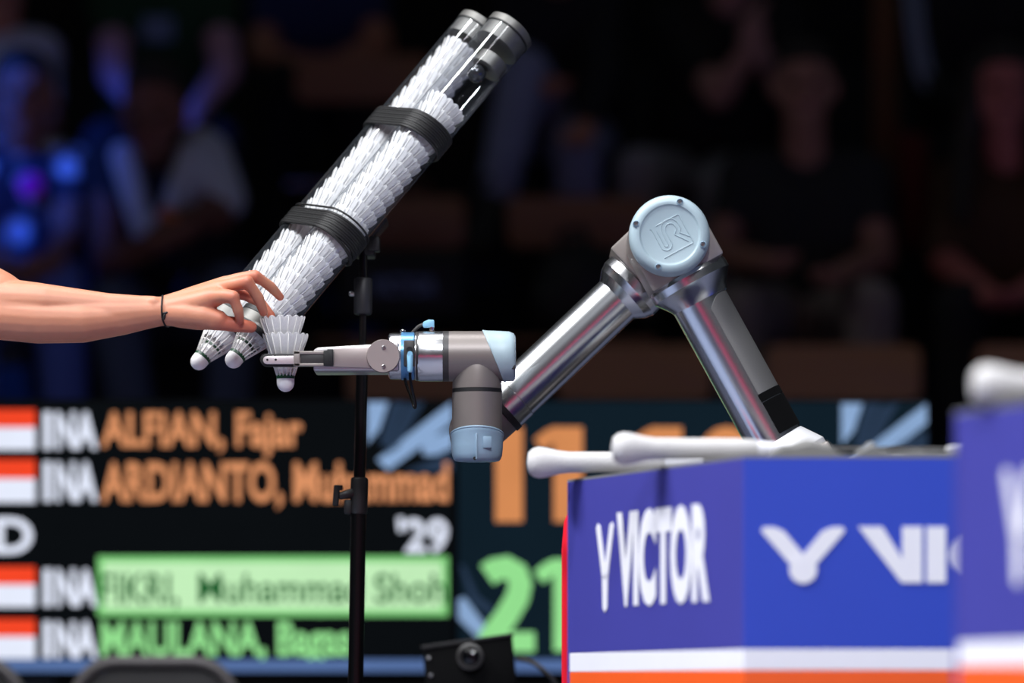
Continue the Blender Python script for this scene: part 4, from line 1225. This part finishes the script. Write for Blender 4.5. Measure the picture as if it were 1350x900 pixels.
obj('stand_leg', box((W(628, 900, bd).x, bd + 0.05, W(628, 985, bd).z / 2), (0.05, 0.05, W(628, 985, bd).z)), M_black, cb, bevel=0.004)
obj('cable', tube(spline([B(681, 868, 0.04), B(700, 872, 0.03), B(718, 884, 0.02), B(733, 902, 0.02), B(745, 940, 0.02), B(760, 1200, 0.0)], 8), 0.0038, 10), M_darkgrey, cb)

# ------------------------------------------------------------------ the person reaching in from the left
per = thing('person', 'bare arm of a person reaching in from the left, cord bracelet on wrist', 'person', (-1.35, 5.6, 0))
HD = 0.004


def A(px, py, dy=0.0):
    return P(px, py, dy + HD)


g = []


def chain(pts):
    for i in range(len(pts) - 1):
        p, q = pts[i], pts[i + 1]
        g.append(capsule(A(*p[:3]), A(*q[:3]), k(p[3]), k(q[3]), 18, 5))


# forearm, several overlapping muscles for a flattened section
chain([(-40, 400, -0.01, 42), (0, 407, -0.012, 41), (53, 413, -0.014, 40), (107, 417.5, -0.016, 34.5), (160, 415, -0.018, 27), (196, 411.5, -0.020, 21.5), (216, 410, -0.022, 19), (226, 409, -0.022, 19.5)])
chain([(-30, 396, -0.024, 28), (60, 399, -0.030, 25), (140, 404, -0.026, 18), (205, 403, -0.026, 12)])
chain([(-30, 415, -0.024, 31), (50, 421, -0.030, 29), (107, 422, -0.030, 26), (170, 417, -0.024, 18), (215, 413, -0.022, 14)])
chain([(190, 399, -0.026, 9.5), (203, 399, -0.032, 9), (212, 401, -0.03, 8)])
# upper arm rising out of the frame
chain([(-5, 400, -0.005, 44), (-60, 372, 0.0, 46), (-190, 250, 0.02, 50), (-300, 140, 0.04, 58)])
# palm
chain([(222, 409, -0.022, 19), (250, 402, -0.028, 17), (285, 391, -0.040, 13)])
chain([(222, 405, -0.020, 17), (252, 395, -0.020, 16), (290, 380.5, -0.026, 11.5)])
chain([(222, 405, -0.012, 16), (255, 392, -0.010, 15), (298, 373.5, -0.010, 10.5)])
chain([(222, 410, -0.008, 16), (255, 402, 0.0, 14), (296, 384, 0.004, 10)])
chain([(218, 412, -0.024, 17.5), (245, 414, -0.032, 17), (268, 417, -0.036, 15.5), (288, 421, -0.037, 12.5)])
chain([(236, 418, -0.026, 14), (262, 421, -0.03, 14), (285, 424, -0.028, 11)])
# index (nearest the camera)
chain([(283, 391.5, -0.042, 11.5), (296, 390, -0.054, 9.4), (307, 391.3, -0.060, 9.0), (311, 400.5, -0.058, 6.9), (313.8, 408.5, -0.054, 7.4), (315.6, 416, -0.049, 6.2), (316.6, 421.5, -0.044, 5.6)])
# middle
chain([(290, 380.5, -0.026, 11), (308, 375, -0.040, 9.2), (325.5, 371.5, -0.048, 9.2), (333.5, 382, -0.043, 7.3), (340.3, 392.5, -0.036, 7.8), (344.8, 404, -0.028, 6.6), (347.8, 412, -0.020, 5.9)])
# ring (topmost, reaching furthest)
chain([(298, 373.5, -0.010, 10), (317, 367.5, -0.020, 8.6), (336, 364, -0.022, 8.6), (347, 370.5, -0.013, 6.9), (357, 378, -0.004, 7.3), (364, 385.5, 0.006, 6.2), (369.3, 391.3, 0.012, 5.5)])
# little finger seen between index and middle
chain([(296, 384, 0.004, 9.5), (322, 388, 0.006, 7.8), (344, 399, 0.010, 6.8), (357.5, 416, 0.010, 6.0)])
# thumb under the ring
chain([(280, 422, -0.036, 13.5), (298, 426, -0.034, 10.2), (312, 428, -0.031, 10.0), (322, 429.5, -0.027, 9.0), (331, 431, -0.022, 8.0)])
arm_me = remesh('body', gadd(*g), 0.00145, 16)
# rest of the body, coarser, joined into the same mesh (mostly out of frame)
shd = A(-300, 140, 0.04)
bx0 = shd + V((-0.2, 0.02, 0.0))
bz = bx0.z
up = V((0, 0, 1))
hd = bx0 + V((0, 0, 0.27))
rest = [capsule(shd, shd + V((-0.36, 0, 0)), 0.065, 0.065), capsule(bx0 + V((0.08, 0, -0.1)), bx0 + V((0.06, 0, -0.5)), 0.12, 0.12), capsule(bx0 + V((-0.08, 0, -0.1)), bx0 + V((-0.06, 0, -0.5)), 0.12, 0.12),
        capsule(bx0, hd - up * 0.05, 0.06, 0.055), capsule(hd + up * 0.035, hd - up * 0.04 + V((0.015, 0, 0)), 0.085, 0.068), capsule(hd + V((0.04, 0, -0.06)), hd + V((0.05, 0, -0.09)), 0.045, 0.032), capsule(hd + V((0.08, 0, 0)), hd + V((0.1, 0, -0.025)), 0.012, 0.015)]
for s in (-1, 1):
    hp = bx0 + V((0, 0.09 * s, -0.55)); kn = V((bx0.x + 0.02, bx0.y + 0.1 * s, 0.5)); an = V((bx0.x, bx0.y + 0.1 * s, 0.09))
    rest += [capsule(hp, kn, 0.09, 0.06), capsule(kn, an, 0.058, 0.038), capsule(an - up * 0.045, an + V((0.17, 0, -0.05)), 0.04, 0.034), capsule(hd + V((0, 0.08 * s, 0.01)), hd + V((0, 0.08 * s, -0.02)), 0.016, 0.012)]
el2 = shd + V((-0.4, -0.05, -0.3)); wr2 = el2 + V((0.05, -0.1, -0.25))
rest += [capsule(shd + V((-0.36, 0, 0)), el2, 0.058, 0.045), capsule(el2, wr2, 0.045, 0.03)] + hand_caps(wr2, wr2 + V((0, -0.03, -0.1)))
rest_me = remesh('body_rest', gadd(*rest), 0.009, 4)
bmj = bmesh.new(); bmj.from_mesh(arm_me); bmj.from_mesh(rest_me); bmj.to_mesh(arm_me); bmj.free(); bpy.data.meshes.remove(rest_me)
for p_ in arm_me.polygons:
    p_.use_smooth = True
# skin is redder over knuckles, fingertips and the inner palm: stored as a vertex attribute
red_pts = [(A(307, 391, -0.06), 0.012), (A(325.5, 371.5, -0.048), 0.012), (A(336, 364, -0.022), 0.012), (A(316, 420, -0.044), 0.011), (A(347.5, 411, -0.02), 0.012), (A(369, 391, 0.012), 0.012),
           (A(357, 416, 0.01), 0.014), (A(322, 388, 0.006), 0.02), (A(331, 431, -0.022), 0.015), (A(300, 430, -0.03), 0.022), (A(300, 412, -0.02), 0.022), (A(284, 391, -0.042), 0.012)]
at = arm_me.attributes.new('redness', 'FLOAT', 'POINT')
lim = A(255, 400).x
for i_, v_ in enumerate(arm_me.vertices):
    if v_.co.x > lim:
        at.data[i_].value = min(1.0, sum(math.exp(-((v_.co - p_).length / r_) ** 2) for p_, r_ in red_pts))
nt = M_skin.node_tree; bs = nt.nodes['Principled BSDF']
lk = bs.inputs['Base Color'].links[0]; srcs = lk.from_socket
an = nt.nodes.new('ShaderNodeAttribute'); an.attribute_name = 'redness'
mxr = nt.nodes.new('ShaderNodeMix'); mxr.data_type = 'RGBA'; mxr.inputs[7].default_value = lin((200, 98, 76))
mu = nt.nodes.new('ShaderNodeMath'); mu.operation = 'MULTIPLY'; mu.inputs[1].default_value = 0.75
nt.links.new(an.outputs['Fac'], mu.inputs[0]); nt.links.new(mu.outputs[0], mxr.inputs[0]); nt.links.new(srcs, mxr.inputs[6]); nt.links.new(mxr.outputs[2], bs.inputs['Base Color'])
link('body', arm_me, M_skin, per)
link('shirt', remesh('shirt', gadd(capsule(shd, shd + V((-0.36, 0, 0)), 0.082, 0.082), capsule(bx0 + V((0.08, 0, -0.1)), bx0 + V((0.06, 0, -0.55)), 0.135, 0.14), capsule(bx0 + V((-0.08, 0, -0.1)), bx0 + V((-0.06, 0, -0.55)), 0.135, 0.14),
                                   capsule(shd, A(-200, 240, 0.02), 0.078, 0.072), capsule(shd + V((-0.36, 0, 0)), shd + V((-0.38, -0.025, -0.15)), 0.075, 0.068)), 0.01, 4), mat('dark_tshirt', (24, 24, 28), 0.85, var=0.1), per)
link('trousers', remesh('trousers', gadd(*[c for s in (-1, 1) for c in (capsule(bx0 + V((0, 0.08 * s, -0.55)), V((bx0.x + 0.02, bx0.y + 0.1 * s, 0.5)), 0.12, 0.078), capsule(V((bx0.x + 0.02, bx0.y + 0.1 * s, 0.5)), V((bx0.x, bx0.y + 0.1 * s, 0.12)), 0.078, 0.062))]), 0.011, 4), mat('dark_trousers', (20, 21, 26), 0.85, var=0.1), per)
link('hair', remesh('hair', gadd(capsule(hd + V((-0.025, 0, 0.06)), hd + V((-0.04, 0, 0)), 0.09, 0.08)), 0.011, 3), mat('hair_30', (30, 22, 18), 0.6, var=0.3), per)
for s in (-1, 1):
    link('shoe', remesh('shoe', gadd(capsule(V((bx0.x, bx0.y + 0.1 * s, 0.055)), V((bx0.x + 0.18, bx0.y + 0.1 * s, 0.045)), 0.055, 0.045)), 0.011, 3), mat('shoe_30', (30, 30, 32), 0.6), per)
    obj('eye', capsule(hd + V((0.076, 0.031 * s, 0.005)), hd + V((0.078, 0.031 * s, 0.005)), 0.012, 0.012, 8), mat('dark_eye', (20, 14, 12), 0.2), per)
# bracelet
wa = (A(196, 411.5, -0.02) - A(240, 405, -0.026)).normalized(); wcen = A(217.5, 410, -0.022)
x_, y_, _ = frame(wa)
wz = Z - wa * Z.dot(wa); wz.normalize(); wy = wa.cross(wz)
br = obj('bracelet', tube([wcen + wz * k(20.6) * math.cos(t) + wy * k(20.6) * math.sin(t) + wa * k(1.2) * math.sin(2 * t) for t in [2 * math.pi * i / 48 for i in range(48)]], k(1.25), 8, closed=True), mat('black_cord', (14, 13, 14), 0.6, var=0.2), per)
obj('knot', gadd(capsule(A(216, 413, -0.044), A(220, 412, -0.044), k(1.8), k(1.6), 10), capsule(A(217, 415, -0.044), A(216, 420, -0.0435), k(1.9), k(1.7), 10)), MATS['black_cord'], br)
# nails on the three fingers whose backs face the camera
for (px, py, dy), (qx, qy, qdy), r_ in (((316.2, 419.5, -0.044), (314, 411, -0.05), 5.4), ((346.8, 409.5, -0.021), (343, 401, -0.028), 5.8), ((367.6, 389.5, 0.011), (362.5, 384, 0.004), 5.4)):
    p, q = A(px, py, dy), A(qx, qy, qdy); d = (p - q).normalized()
    outw = (V((0.75, -0.45, 0.5)) - d * V((0.75, -0.45, 0.5)).dot(d)).normalized(); s_ = d.cross(outw)
    vv = []; ff = []
    for i in range(5):
        for j in range(5):
            a = math.radians(-38 + 19 * j)
            vv.append(p.lerp(q, i / 4 * 0.55) + (outw * math.cos(a) + s_ * math.sin(a)) * (k(r_) + 0.0003 - 0.0007 * abs(i - 2) / 2))
    for i in range(4):
        for j in range(4):
            a = i * 5 + j; ff.append((a, a + 1, a + 6, a + 5))
    nl = obj('finger_nail', (vv, ff), M_nail, per)
